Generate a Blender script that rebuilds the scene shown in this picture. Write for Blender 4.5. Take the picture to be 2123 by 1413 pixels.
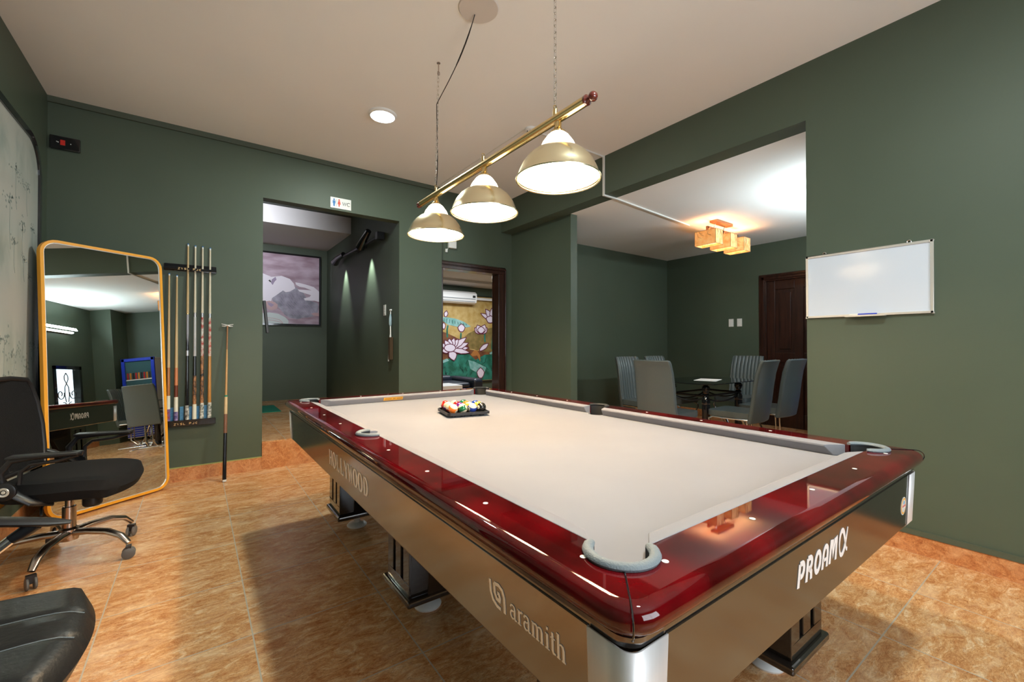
import bpy, bmesh, math, random
from mathutils import Vector, Matrix, Euler
from mathutils.geometry import tessellate_polygon
random.seed(7)
for _o in list(bpy.data.objects): bpy.data.objects.remove(_o)
SC = bpy.context.scene
COL = SC.collection
PI = math.pi
# ------------------------------------------------------------------ camera
CAM = Vector((-.6434, -.5427, 1.1706)); YAW = .6292; PITCH = .0090; FPX = 898.76
cd = bpy.data.cameras.new('camera'); cam = bpy.data.objects.new('camera', cd); COL.objects.link(cam)
cd.sensor_width = 36; cd.lens = FPX / 2123 * 36; cd.clip_start = .02
cam.location = CAM; cam.rotation_euler = (PI/2 + PITCH, 0, -YAW)
SC.camera = cam
# ------------------------------------------------------------------ world, colour management
SC.view_settings.view_transform = 'Standard'; SC.view_settings.look = 'None'
SC.view_settings.gamma = 1; SC.view_settings.use_curve_mapping = False
SC.view_settings.exposure = 0.85
W = bpy.data.worlds.new('world'); SC.world = W; W.use_nodes = True
W.node_tree.nodes['Background'].inputs[0].default_value = (.75, .87, 1, 1)
W.node_tree.nodes['Background'].inputs[1].default_value = 1.6
# ------------------------------------------------------------------ lights
def lamp(name, kind, loc, energy, color, rot=(0,0,0), **k):
    l = bpy.data.lights.new(name, kind); l.energy = energy; l.color = color
    for a, v in k.items(): setattr(l, a, v)
    o = bpy.data.objects.new(name, l); COL.objects.link(o); o.location = loc; o.rotation_euler = rot
    return o
WARM = (1, .73, .43); COOL = (.90, 1, .92)
for y in (.87, 1.473, 2.068):
    lamp('pendant_bulb_light', 'POINT', (.635, y, 1.945), 17, WARM, shadow_soft_size=.025)
lamp('ceiling_light_glow', 'AREA', (.575, 2.925, 3.018), 22, COOL, shape='DISK', size=.17)
lamp('ceiling_light_glow', 'AREA', (.575, -.35, 3.018), 28, COOL, shape='DISK', size=.17)
lamp('window_daylight', 'AREA', (.55, -2.62, 1.6), 38, (.88, .94, 1), rot=(PI/2, 0, 0), shape='RECTANGLE', size=2.2, size_y=1.5)
lamp('tube_light_glow', 'AREA', (4.3, .62, 2.2), 19, (.8, .95, 1), rot=(PI*.62, 0, 0), shape='RECTANGLE', size=1.2, size_y=.05)
for x in (4.31, 4.65, 4.98):
    lamp('box_lamp_bulb', 'POINT', (x, 2.26, 2.475), 2.0, (1, .6, .28), shadow_soft_size=.03)
lamp('hall_spot_glow', 'SPOT', (1.10, 6.30, 2.44), 45, (.9, 1, .9), rot=(0, -.12, 0), spot_size=1.0, spot_blend=.8, shadow_soft_size=.02)
lamp('hall_spot_glow', 'SPOT', (1.10, 5.10, 2.42), 45, (.9, 1, .9), rot=(0, -.12, 0), spot_size=1.0, spot_blend=.8, shadow_soft_size=.02)
lamp('hall_fill', 'AREA', (-.35, 4.75, 2.75), 9, (.92, .93, 1), rot=(PI/2, 0, 0), size=.5, spread=1.7)  # added fill lamp without any fixture, brightens passage soffit and picture
lamp('office_ceiling_glow', 'AREA', (3.3, 5.6, 2.33), 34, (.9, .95, 1), size=.9)
# ------------------------------------------------------------------ pixel of the photograph -> point on a plane of the room
_fw = Vector((math.sin(YAW)*math.cos(PITCH), math.cos(YAW)*math.cos(PITCH), math.sin(PITCH)))
_r = Vector((math.cos(YAW), -math.sin(YAW), 0)); _u = _r.cross(_fw)
def at(px, py, ax, v):
    d = _fw + (px - 1061.5)/FPX*_r - (py - 706.5)/FPX*_u
    return CAM + d * ((v - CAM[ax]) / d[ax])
# ------------------------------------------------------------------ materials
def mat(name, col, rough=.5, metal=0, spec=.5, emit=None, es=0, coat=0, ior=1.5, trans=0, noise=None, bump=None, sheen=0):
    m = bpy.data.materials.new(name); m.use_nodes = True; nt = m.node_tree; b = nt.nodes['Principled BSDF']
    b.inputs['Base Color'].default_value = (*col, 1); b.inputs['Roughness'].default_value = rough
    b.inputs['Metallic'].default_value = metal; b.inputs['IOR'].default_value = ior
    b.inputs['Specular IOR Level'].default_value = spec
    b.inputs['Coat Weight'].default_value = coat; b.inputs['Coat Roughness'].default_value = .03
    b.inputs['Transmission Weight'].default_value = trans
    b.inputs['Sheen Weight'].default_value = sheen
    if emit: b.inputs['Emission Color'].default_value = (*emit, 1); b.inputs['Emission Strength'].default_value = es
    if noise or bump:
        tc = nt.nodes.new('ShaderNodeTexCoord'); mp = nt.nodes.new('ShaderNodeMapping'); nt.links.new(tc.outputs['Object'], mp.inputs[0])
    if noise:   # (colour2, scale, stretch, detail)
        c2, sc, st, de = noise; mp.inputs['Scale'].default_value = st
        n = nt.nodes.new('ShaderNodeTexNoise'); n.inputs['Scale'].default_value = sc; n.inputs['Detail'].default_value = de
        nt.links.new(mp.outputs[0], n.inputs[0])
        r = nt.nodes.new('ShaderNodeValToRGB'); r.color_ramp.elements[0].position = .35; r.color_ramp.elements[1].position = .65
        r.color_ramp.elements[0].color = (*col, 1); r.color_ramp.elements[1].color = (*c2, 1)
        nt.links.new(n.outputs[0], r.inputs[0]); nt.links.new(r.outputs[0], b.inputs['Base Color'])
    if bump:    # (scale, strength)
        n = nt.nodes.new('ShaderNodeTexNoise'); n.inputs['Scale'].default_value = bump[0]; n.inputs['Detail'].default_value = 4
        bp = nt.nodes.new('ShaderNodeBump'); bp.inputs['Strength'].default_value = bump[1]; bp.inputs['Distance'].default_value = .01
        nt.links.new(mp.outputs[0], n.inputs[0]); nt.links.new(n.outputs[0], bp.inputs['Height']); nt.links.new(bp.outputs[0], b.inputs['Normal'])
    return m
M = {}
M['wall'] = mat('green_wall_paint', (.072, .095, .066), .5, noise=((.079, .103, .072), 1.2, (1,1,1), 3), spec=.35)
M['ceil'] = mat('ceiling_paint', (.88, .87, .85), .8, noise=((.91, .90, .88), .8, (1,1,1), 3), spec=.2)
M['white'] = mat('white_plastic', (.8, .8, .78), .35)
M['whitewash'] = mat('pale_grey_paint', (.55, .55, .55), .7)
M['black'] = mat('black_plastic', (.008, .008, .010), .4)
M['blackgloss'] = mat('black_gloss', (.01, .01, .012), .1, coat=.5)
M['chrome'] = mat('chrome', (.8, .8, .8), .12, 1)
M['steel'] = mat('brown_tinted_steel', (.5, .42, .38), .22, 1)
M['alu'] = mat('brushed_aluminium', (.88, .87, .86), .48, .5, noise=((.82, .81, .80), 60, (1,1,.02), 2))
M['brass'] = mat('brass', (.80, .62, .30), .22, 1)
M['pbrass'] = mat('pale_brass_shade', (.90, .83, .58), .26, 1)
M['cloth'] = mat('beige_billiard_cloth', (.225, .225, .25), .92, noise=((.24, .24, .265), 3, (1,1,1), 3), sheen=.15, spec=.2)
M['cushion'] = mat('beige_cushion_cloth', (.24, .238, .26), .92, spec=.2, bump=(400, .1))
M['mahog'] = mat('red_mahogany_gloss', (.115, .0012, .003), .4, noise=((.035, .001, .0015), 7, (1,1,1), 9), coat=1, spec=0)
M['apron'] = mat('black_lacquer', (.012, .010, .009), .15, spec=.5, ior=2.6)
M['leglac'] = mat('black_leg_lacquer', (.02, .015, .012), .12, coat=.8)
M['rubber'] = mat('grey_blue_rubber', (.17, .20, .22), .6, bump=(300, .25))
M['dark'] = mat('dark_liner', (.02, .02, .02), .7)
M['pearl'] = mat('pearl_inlay', (.9, .88, .82), .25)
M['letter'] = mat('white_lettering', (.95, .94, .93), .2, spec=.5, ior=2.4)
M['doorwood'] = mat('dark_door_wood', (.045, .013, .007), .28, noise=((.02, .006, .004), 6, (6,6,.5), 6), coat=.3)
M['goldframe'] = mat('orange_gilt_frame', (.88, .38, .025), .4, spec=.4)
M['silver'] = mat('pale_silver_edge', (.75, .73, .7), .3, .6)
M['mirror'] = mat('mirror_glass', (.80, .84, .80), .0, 1)
M['mesh'] = mat('black_mesh_fabric', (.006, .006, .007), .85, spec=.25, bump=(260, .4))
M['fabric'] = mat('black_seat_fabric', (.007, .007, .008), .9, spec=.25)
M['leather'] = mat('black_leather', (.010, .011, .012), .42, spec=.35, bump=(90, .12))
M['greyleather'] = mat('grey_leather', (.085, .105, .108), .34, bump=(60, .08))
M['glossglass'] = mat('black_table_glass', (.01, .012, .012), .05, coat=.3)
M['paper'] = mat('white_paper', (.85, .85, .85), .6)
M['shade'] = mat('patterned_paper_shade', (.85, .55, .28), .7, emit=(1, .42, .10), es=.28, noise=((.60, .26, .08), 14, (1,1,1), 5))
M['shadelight'] = mat('lit_lamp_diffuser', (1, .9, .7), .6, emit=(1, .80, .45), es=1.6)
M['bulb'] = mat('glowing_bulb', (1, .9, .7), .5, emit=(1, .82, .55), es=25)
M['opal'] = mat('opal_glass', (.95, .90, .82), .35, emit=(1, .80, .58), es=4.2)
M['led'] = mat('glowing_led', (1, 1, 1), .5, emit=(.9, .96, 1), es=9)
M['bronze'] = mat('bronze_bracket', (.30, .16, .09), .35, .7)
M['wb'] = mat('whiteboard_surface', (.66, .71, .80), .12)
M['blue'] = mat('blue_plastic', (.01, .04, .5), .35)
M['bluecard'] = mat('pale_blue_card', (.10, .36, .62), .5, noise=((.07, .25, .48), 60, (1,1,1), 2))
M['red'] = mat('red_plastic', (.7, .03, .02), .35)
M['sofa'] = mat('navy_sofa_leather', (.012, .016, .028), .35)
M['casterm'] = mat('grey_caster', (.12, .12, .12), .5)
M['green'] = mat('green_mat', (.01, .22, .15), .9)
M['orange'] = mat('orange_label', (.85, .42, .05), .5)
M['ink'] = mat('black_ink', (.03, .03, .03), .6)
M['gold'] = mat('gold_lettering', (.7, .45, .2), .4, .5)
M['glass'] = mat('clear_glass', (.9, .95, .95), .02, trans=1, ior=1.45)
M['trunk'] = mat('white_cable_trunking', (.75, .74, .70), .5)
M['greenpaint'] = mat('green_wall_paint_trim', (.072, .090, .062), .5)
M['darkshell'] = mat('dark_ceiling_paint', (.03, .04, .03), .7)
M['cutpaint'] = mat('yellow_green_paint_edge', (.30, .36, .12), .6)
M['rosep'] = mat('pale_ceiling_plate', (.66, .60, .55), .75)

def tile_mat(name, base, c2, c3, grout, mode='floor', rough=.22):
    m = bpy.data.materials.new(name); m.use_nodes = True; nt = m.node_tree; N = nt.nodes; L = nt.links; b = N['Principled BSDF']
    tc = N.new('ShaderNodeTexCoord'); mp = N.new('ShaderNodeMapping'); L.new(tc.outputs['Object'], mp.inputs[0])
    mp.inputs['Scale'].default_value = (1.0, 2.3, 1.0) if mode == 'floor' else (2.2, 2.2, 2.2)
    mp.inputs['Rotation'].default_value = (0, 0, .18 if mode == 'floor' else 0)
    br = N.new('ShaderNodeTexBrick'); mb = N.new('ShaderNodeMapping'); L.new(tc.outputs['Object'], mb.inputs[0])
    mb.inputs['Location'].default_value = (-.06, 0, 0)
    br.offset = 0; br.squash = 1
    br.inputs['Color1'].default_value = (0, 0, 0, 1); br.inputs['Color2'].default_value = (1, 1, 1, 1); br.inputs['Mortar'].default_value = (.5, .5, .5, 1)
    for k, v in (('Scale', 1), ('Mortar Size', .0028), ('Mortar Smooth', .1), ('Brick Width', .513), ('Row Height', .5)): br.inputs[k].default_value = v
    L.new(mb.outputs[0], br.inputs[0])
    # every tile shifts the veining
    ad = N.new('ShaderNodeVectorMath'); ad.operation = 'MULTIPLY_ADD'; L.new(br.outputs['Color'], ad.inputs[0]); ad.inputs[1].default_value = (7, 3, 5); L.new(mp.outputs[0], ad.inputs[2])
    def noi(sc, de, di, ro=.6):
        n = N.new('ShaderNodeTexNoise'); n.inputs['Scale'].default_value = sc; n.inputs['Detail'].default_value = de; n.inputs['Distortion'].default_value = di; n.inputs['Roughness'].default_value = ro
        L.new(ad.outputs[0], n.inputs[0]); return n
    n1 = noi(10, 12, 1.1, .76); r1 = N.new('ShaderNodeValToRGB'); e = r1.color_ramp.elements
    e[0].position = .36; e[0].color = (*c2, 1); e[1].position = .52; e[1].color = (*base, 1)
    x = e.new(.66); x.color = (*c3, 1)
    L.new(n1.outputs[0], r1.inputs[0])
    n2 = noi(26, 9, 1.6, .78); r2 = N.new('ShaderNodeValToRGB'); e = r2.color_ramp.elements
    e[0].position = .30; e[0].color = (c2[0]*.62, c2[1]*.52, c2[2]*.5, 1); e[1].position = .47; e[1].color = (1, 1, 1, 1)
    L.new(n2.outputs[0], r2.inputs[0])
    mx = N.new('ShaderNodeMix'); mx.data_type = 'RGBA'; mx.blend_type = 'MULTIPLY'; mx.inputs[0].default_value = .75
    L.new(r1.outputs[0], mx.inputs[6]); L.new(r2.outputs[0], mx.inputs[7])
    n3 = noi(20, 7, 2.6, .7); r3 = N.new('ShaderNodeValToRGB'); e = r3.color_ramp.elements
    e[0].position = .468; e[0].color = (1, 1, 1, 1); e[1].position = .5; e[1].color = (.50, .34, .26, 1); x = e.new(.53); x.color = (1, 1, 1, 1)
    L.new(n3.outputs[0], r3.inputs[0])
    n4 = noi(3.2, 5, .6, .6); r4 = N.new('ShaderNodeValToRGB'); r4.color_ramp.elements[0].position = .5; r4.color_ramp.elements[1].position = .68; L.new(n4.outputs[0], r4.inputs[0])
    m3 = N.new('ShaderNodeMix'); m3.data_type = 'RGBA'; m3.blend_type = 'MULTIPLY'; m3.inputs[0].default_value = .75
    L.new(mx.outputs[2], m3.inputs[6]); L.new(r3.outputs[0], m3.inputs[7])
    m4 = N.new('ShaderNodeMix'); m4.data_type = 'RGBA'; mm = N.new('ShaderNodeMath'); mm.operation = 'MULTIPLY'; mm.inputs[1].default_value = .45; L.new(r4.outputs[0], mm.inputs[0]); L.new(mm.outputs[0], m4.inputs[0])
    L.new(m3.outputs[2], m4.inputs[6]); m4.inputs[7].default_value = (*c3, 1); mx = m4
    mg = N.new('ShaderNodeMix'); mg.data_type = 'RGBA'; L.new(br.outputs['Fac'], mg.inputs[0]); L.new(mx.outputs[2], mg.inputs[6]); mg.inputs[7].default_value = (*grout, 1)
    if mode == 'floor': L.new(mg.outputs[2], b.inputs['Base Color'])
    else: L.new(mx.outputs[2], b.inputs['Base Color'])
    b.inputs['Roughness'].default_value = rough
    bp = N.new('ShaderNodeBump'); bp.inputs['Strength'].default_value = .12; bp.inputs['Distance'].default_value = .004; L.new(n2.outputs[0], bp.inputs['Height']); L.new(bp.outputs[0], b.inputs['Normal'])
    return m
M['floor'] = tile_mat('tan_marbled_floor_tile', (.70, .37, .15), (.50, .19, .06), (.86, .62, .38), (.50, .42, .32))
M['skirt'] = tile_mat('terracotta_skirting_tile', (.62, .27, .10), (.42, .13, .04), (.72, .40, .20), (.5, .4, .3), 'skirt', .3)

# ------------------------------------------------------------------ mesh helpers
class G:
    def __init__(s): s.v = []; s.f = []; s.m = []; s.sm = []
    def add(s, vs, fs, mi=0, smooth=False, X=None):
        o = len(s.v)
        for p in vs:
            p = Vector(p)
            s.v.append(X @ p if X else p)
        for f in fs: s.f.append([i+o for i in f]); s.m.append(mi); s.sm.append(smooth)
        return s
    def box(s, lo, hi, mi=0, X=None):
        a, b, c = lo; d, e, f = hi
        return s.add([(a,b,c),(d,b,c),(d,e,c),(a,e,c),(a,b,f),(d,b,f),(d,e,f),(a,e,f)],
              [(0,3,2,1),(4,5,6,7),(0,1,5,4),(1,2,6,5),(2,3,7,6),(3,0,4,7)], mi, False, X)
    def prism(s, loops, z0, z1, mi=0, X=None, smooth=False):
        """outer loop then holes, in xy; extruded z0..z1"""
        L = [[Vector((p[0], p[1], 0)) for p in l] for l in loops]
        flat = [p for l in L for p in l]; n = len(flat)
        tri = tessellate_polygon(L)
        vs = [(p.x, p.y, z0) for p in flat] + [(p.x, p.y, z1) for p in flat]
        s.add(vs, [(t[2], t[1], t[0]) for t in tri] + [(t[0]+n, t[1]+n, t[2]+n) for t in tri], mi, False, X)
        fs = []; o = 0
        for l in L:
            k = len(l)
            for i in range(k): j = (i+1) % k; fs.append((o+i, o+j, o+j+n, o+i+n))
            o += k
        base = len(s.v) - 2*n
        for f in fs: s.f.append([i+base for i in f]); s.m.append(mi); s.sm.append(smooth)
        return s
    def tube(s, pts, r, n=10, mi=0, closed=False, X=None, flat=1.0, caps=True):
        pts = [Vector(p) for p in pts]; k = len(pts); rs = r if isinstance(r, (list, tuple)) else [r]*k
        vs = []; up = None
        for i, p in enumerate(pts):
            a = pts[(i-1) % k] if (closed or i > 0) else p; b = pts[(i+1) % k] if (closed or i < k-1) else p
            t = (b - a).normalized()
            if up is None:
                up = Vector((0,0,1)) if abs(t.z) < .9 else Vector((0,1,0))
            x = t.cross(up)
            if x.length < 1e-6: x = t.cross(Vector((1,0,0)))
            x.normalize(); y = x.cross(t).normalized(); up = y
            for j in range(n):
                q = 2*PI*j/n; vs.append(p + x*math.cos(q)*rs[i] + y*math.sin(q)*rs[i]*flat)
        fs = []
        for i in range(k if closed else k-1):
            for j in range(n):
                a = i*n+j; b = i*n+(j+1) % n; c = ((i+1) % k)*n+(j+1) % n; d = ((i+1) % k)*n+j
                fs.append((a, d, c, b))
        if not closed and caps: fs += [tuple(range(n)), tuple(reversed(range((k-1)*n, k*n)))]
        return s.add(vs, fs, mi, True, X)
    def lathe(s, prof, n=32, mi=0, X=None, a0=0, a1=2*PI):
        full = abs(a1-a0-2*PI) < 1e-6; k = n if full else n+1
        vs = []; fs = []
        for i in range(k):
            q = a0+(a1-a0)*i/n
            for r, z in prof: vs.append((r*math.cos(q), r*math.sin(q), z))
        m = len(prof)
        for i in range(n):
            ii = (i+1) % k
            for j in range(m-1): fs.append((i*m+j, ii*m+j, ii*m+j+1, i*m+j+1))
        return s.add(vs, fs, mi, True, X)
    def cyl(s, c, r, h, n=24, mi=0, X=None):
        c = Vector(c); T = Matrix.Translation(c)
        if X: T = X @ T
        return s.lathe([(0,0),(r,0),(r,h),(0,h)], n, mi, T)
    def sphere(s, c, r, n=20, mi=0, X=None, sc=(1,1,1)):
        prof = [(max(1e-6, r*math.sin(PI*i/(n//2))), -r*math.cos(PI*i/(n//2))) for i in range(n//2+1)]
        T = Matrix.Translation(Vector(c)) @ Matrix.Diagonal((*sc, 1))
        if X: T = X @ T
        return s.lathe(prof, n, mi, T)
    def build(s, name, mats, parent=None, bevel=0, seg=2, loc=None, rot=None, auto=True, solid=0, subd=0):
        me = bpy.data.meshes.new(name); me.from_pydata([tuple(v) for v in s.v], [], s.f)
        if not isinstance(mats, (list, tuple)): mats = [mats]
        for m in mats: me.materials.append(m)
        me.polygons.foreach_set('material_index', s.m); me.polygons.foreach_set('use_smooth', s.sm)
        bm = bmesh.new(); bm.from_mesh(me); bmesh.ops.remove_doubles(bm, verts=bm.verts, dist=1e-6)
        bmesh.ops.recalc_face_normals(bm, faces=bm.faces)
        for e in bm.edges:
            if len(e.link_faces) == 2 and e.calc_face_angle(0) > .7: e.smooth = False
        bm.to_mesh(me); bm.free(); me.update()
        o = bpy.data.objects.new(name, me); COL.objects.link(o)
        if parent is not None: o.parent = parent
        if loc is not None: o.location = loc
        if rot is not None: o.rotation_euler = rot
        if solid:
            d = o.modifiers.new('solid', 'SOLIDIFY'); d.thickness = solid; d.offset = 0
        if bevel:
            d = o.modifiers.new('bevel', 'BEVEL'); d.width = bevel; d.segments = seg; d.limit_method = 'ANGLE'; d.angle_limit = .6
        if subd:
            d = o.modifiers.new('subd', 'SUBSURF'); d.levels = subd; d.render_levels = subd
        return o
def tag(o, label, cat, group=None, kind=None):
    o['label'] = label; o['category'] = cat
    if group: o['group'] = group
    if kind: o['kind'] = kind
    return o
def empty(name, loc=(0,0,0), rz=0, label=None, cat=None, group=None):
    o = bpy.data.objects.new(name, None); COL.objects.link(o); o.location = loc; o.rotation_euler = (0,0,rz); o.empty_display_size = .05
    if label: tag(o, label, cat, group)
    return o
def struct(name, g, m, **k):
    o = g.build(name, m, **k)
    if o.parent is None: o['kind'] = 'structure'
    return o
def copy_tree(o, parent=None):
    c = o.copy(); COL.objects.link(c)
    if parent is not None: c.parent = parent
    for ch in list(o.children): copy_tree(ch, c)
    return c
def rrect(x0, y0, x1, y1, r, n=6):
    o = []
    for cx, cy, a in ((x1-r, y0+r, -PI/2), (x1-r, y1-r, 0), (x0+r, y1-r, PI/2), (x0+r, y0+r, PI)):
        for i in range(n+1):
            q = a + PI/2*i/n; o.append((cx+r*math.cos(q), cy+r*math.sin(q)))
    return o
def bez(a, b, c, d, n=10):
    a, b, c, d = map(Vector, (a, b, c, d))
    return [a*(1-t)**3 + b*3*t*(1-t)**2 + c*3*t*t*(1-t) + d*t**3 for t in [i/n for i in range(n+1)]]
def ribbon(g, pts, w, z0=0, z1=.001, mi=0, X=None):
    """flat stroke in xy; w number or list"""
    pts = [Vector((p[0], p[1])) for p in pts]; k = len(pts); ws = w if isinstance(w, (list, tuple)) else [w]*k
    lo = []; hi = []
    for i, p in enumerate(pts):
        if i == 0: t = pts[1]-p; sc = 1
        elif i == k-1: t = p-pts[-2]; sc = 1
        else:
            t1 = (p-pts[i-1]).normalized(); t2 = (pts[i+1]-p).normalized(); t = t1+t2
            if t.length < 1e-4: t = t1
            sc = 1/max(.5, t.normalized().dot(t1))
        t.normalize(); nn = Vector((-t.y, t.x)) * ws[i]/2*sc
        lo.append(p-nn); hi.append(p+nn)
    vs = []; fs = []
    for p, q in zip(lo, hi): vs += [(p.x,p.y,z0),(q.x,q.y,z0),(q.x,q.y,z1),(p.x,p.y,z1)]
    for i in range(k-1):
        a = 4*i; b = a+4
        for j in range(4): fs.append((a+j, b+j, b+(j+1) % 4, a+(j+1) % 4))
    fs += [(0,1,2,3), (4*k-1, 4*k-2, 4*k-3, 4*k-4)]
    g.add(vs, fs, mi, False, X)
def basis(o, x, y):
    """matrix mapping local xy plane onto axes x, y with origin o; z = x cross y"""
    x = Vector(x).normalized(); y = Vector(y).normalized(); z = x.cross(y)
    return Matrix(((x.x,y.x,z.x,o[0]),(x.y,y.y,z.y,o[1]),(x.z,y.z,z.z,o[2]),(0,0,0,1)))

# ================================================================== THE ROOM
XL, XR, YB, ZC, ZN = -1.56, 2.63, 4.15, 3.05, 2.665
YF = -2.6
T = .12
g = G(); g.box((XL-T, YF-T, -.1), (6.3, YB, 0)); struct('floor', g, M['floor'])
g = G(); g.box((XL-T, YF-T, ZC), (2.8, 4.42, ZC+.1)); struct('ceiling', g, M['ceil'])
g = G(); g.box((XL-T, YF-T, 0), (XL, YB+T, ZC)); struct('wall_left', g, M['wall'])
# back wall with the opening to the raised passage
OX0, OX1, OZ0, OZ1 = -.14, 1.20, .26, 2.565
g = G()
g.prism([[(XL,0),(OX0,0),(OX0,OZ1),(OX1,OZ1),(OX1,0),(1.73,0),(1.73,ZC),(XL,ZC)]], 0, T, 0, basis((0,YB+T,0), (1,0,0), (0,0,1)))
struct('wall_back', g, M['wall'])
g = G(); g.box((1.73, 4.20, 2.20), (2.80, 4.32, ZC)); g.box((2.70, 4.20, 0), (2.95, 4.32, 2.20)); g.box((1.61, 4.20, 0), (1.735, 4.32, 2.20))
struct('wall_door', g, M['wall'])
# right wall, beam over the wide opening, partition
g = G(); g.box((XR, YF, 0), (2.80, .63, ZC)); struct('wall_right', g, M['wall'])
g = G(); g.box((XR, .63, ZN), (2.80, 4.20, ZC)); struct('wall_beam', g, M['wall'])
g = G(); g.box((2.80, 3.05, 0), (2.90, 4.20, ZN)); struct('wall_partition', g, M['wall'])
# front wall behind the camera with a wide window
g = G()
g.prism([[(XL-T,0),(2.8,0),(2.8,ZC),(XL-T,ZC)], [(-.6,.85),(-.6,2.35),(1.7,2.35),(1.7,.85)]], 0, T, 0, basis((0,YF,0), (1,0,0), (0,0,1)))
struct('wall_front', g, M['wall'])
w = empty('window_1', (.55, YF-.06, 1.6)); w['kind'] = 'structure'
g = G()
for x0, x1, z0, z1 in ((-1.15,-1.1,-.75,.75),(1.1,1.15,-.75,.75),(-1.15,1.15,-.75,-.7),(-1.15,1.15,.7,.75),(-.025,.025,-.75,.75)):
    g.box((x0,-.04,z0),(x1,.04,z1))
g.build('window_frame', M['white'], w)
g = G(); g.box((-1.12,-.004,-.72),(1.12,.004,.72)); g.build('glass', M['glass'], w)
# dining nook
NX, NY0, NY1 = 6.12, .52, 4.06
g = G(); g.box((2.80, NY0-.1, ZN), (NX+.1, NY1+.1, ZN+.1)); struct('ceiling_nook', g, M['ceil'])
g = G(); g.box((2.90, NY1, 0), (NX+.1, NY1+.1, ZN)); struct('wall_nook_back', g, M['wall'])
WX0, WX1, WZ0, WZ1 = 4.36, 5.12, .30, 1.54
g = G()
g.prism([[(2.8,0),(NX+.1,0),(NX+.1,ZN),(2.8,ZN)], [(WX0,WZ0),(WX0,WZ1),(WX1,WZ1),(WX1,WZ0)]], 0, .1, 0, basis((0,NY0,0), (1,0,0), (0,0,1)))
struct('wall_nook_front', g, M['wall'])
DY0, DY1, DZ = 1.56, 2.40, 2.10
g = G()
g.prism([[(NY0-.1,0),(DY0-.07,0),(DY0-.07,DZ+.08),(DY1+.07,DZ+.08),(DY1+.07,0),(NY1+.1,0),(NY1+.1,ZN),(NY0-.1,ZN)]], 0, .1, 0, basis((NX,0,0), (0,1,0), (0,0,1)))
struct('wall_nook_right', g, M['wall'])
g = G(); g.box((5.54, NY0, 0), (NX, .85, ZN)); struct('wall_pillar', g, M['wall'])
# skirting tiles
def skirt(name, lo, hi):
    g = G(); g.box(lo, hi); return struct(name, g, M['skirt'])
skirt('baseboard_back', (XL, YB-.006, 0), (OX0, YB, .115))
skirt('baseboard_right', (XR-.006, YF, 0), (XR, .63, .105))
skirt('baseboard_left', (XL, YF, 0), (XL+.006, YB-.006, .115))
skirt('baseboard_nook_front', (2.8, NY0, 0), (5.54, NY0+.008, .11))
skirt('baseboard_nook_right', (NX-.008, 2.48, 0), (NX, NY1-.008, .11))
skirt('baseboard_nook_back', (2.9, NY1-.008, 0), (NX, NY1, .11))
# thin ledges of paint: under the ceiling on the back wall, above the right skirting
g = G(); g.box((XL, YB-.02, ZC-.045), (1.73, YB, ZC)); struct('trim_1', g, M['greenpaint'])
g = G(); g.box((XR-.012, YF, .105), (XR, .63, .135)); struct('trim_2', g, M['greenpaint'])
g = G(); g.box((XL, YB-.004, .115), (OX0, YB, .124)); struct('trim_3', g, M['cutpaint'])
# raised passage to the washrooms
g = G(); g.box((-1.0, YB+T, .0), (OX1, 7.6, OZ0)); g.box((OX0, YB, 0), (OX1, YB+T, OZ0)); g.box((OX0, YB-.004, OZ0-.012), (OX1, YB, OZ0)); struct('floor_passage', g, M['floor'])
g = G(); g.box((OX0, YB-.008, 0), (OX1, YB, OZ0-.012)); struct('trim_4', g, M['skirt'])
g = G(); g.box((-1.1, 7.5, .2), (OX1+.1, 7.6, ZC)); struct('wall_passage_back', g, M['wall'])
g = G(); g.box((OX1, YB+T, .2), (OX1+.1, 7.5, ZC)); struct('wall_passage_right', g, M['wall'])
g = G(); g.box((-1.1, YB+T, .2), (-1.0, 7.5, ZC)); struct('wall_passage_left', g, M['wall'])
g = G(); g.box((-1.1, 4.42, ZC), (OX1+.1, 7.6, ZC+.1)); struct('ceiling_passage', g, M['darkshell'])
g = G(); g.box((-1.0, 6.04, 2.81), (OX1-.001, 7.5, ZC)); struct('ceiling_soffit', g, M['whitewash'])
# room behind the far doorway
g = G(); g.box((OX1+.1, 4.32, 0), (5.2, 7.1, OZ0)); struct('floor_far_room', g, M['floor'])
g = G(); g.box((OX1+.1, 7.02, .2), (5.2, 7.12, 2.8)); struct('wall_far_room_back', g, M['wall'])
g = G(); g.box((5.1, 4.3, .2), (5.2, 7.02, 2.8)); struct('wall_far_room_right', g, M['wall'])
g = G(); g.box((2.95, 4.2, .2), (5.2, 4.3, 2.8)); struct('wall_far_room_front', g, M['wall'])
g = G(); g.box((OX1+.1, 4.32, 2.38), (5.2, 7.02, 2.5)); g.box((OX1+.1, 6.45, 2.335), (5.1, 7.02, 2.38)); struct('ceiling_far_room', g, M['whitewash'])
# far doorway: open frame of dark wood
d = empty('door_1', (2.2, 4.2, 0)); d['kind'] = 'structure'
X = Matrix.Translation((-2.2, -4.2, 0))
g = G()
for lo, hi in (((2.57,4.17,0),(2.66,4.33,2.10)), ((2.66,4.18,0),(2.70,4.21,2.18)), ((2.675,4.165,0),(2.69,4.18,2.165)), ((1.735,4.17,0),(1.76,4.33,2.10))):
    g.box(lo, hi, 0, X)
g.build('door_jamb', M['doorwood'], d, bevel=.004)
g = G(); g.box((1.74,4.17,2.10),(2.66,4.33,2.14),0,X); g.box((1.74,4.18,2.14),(2.70,4.21,2.185),0,X); g.box((1.74,4.163,2.15),(2.69,4.18,2.17),0,X)
g.build('door_head', M['doorwood'], d, bevel=.004)
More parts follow.
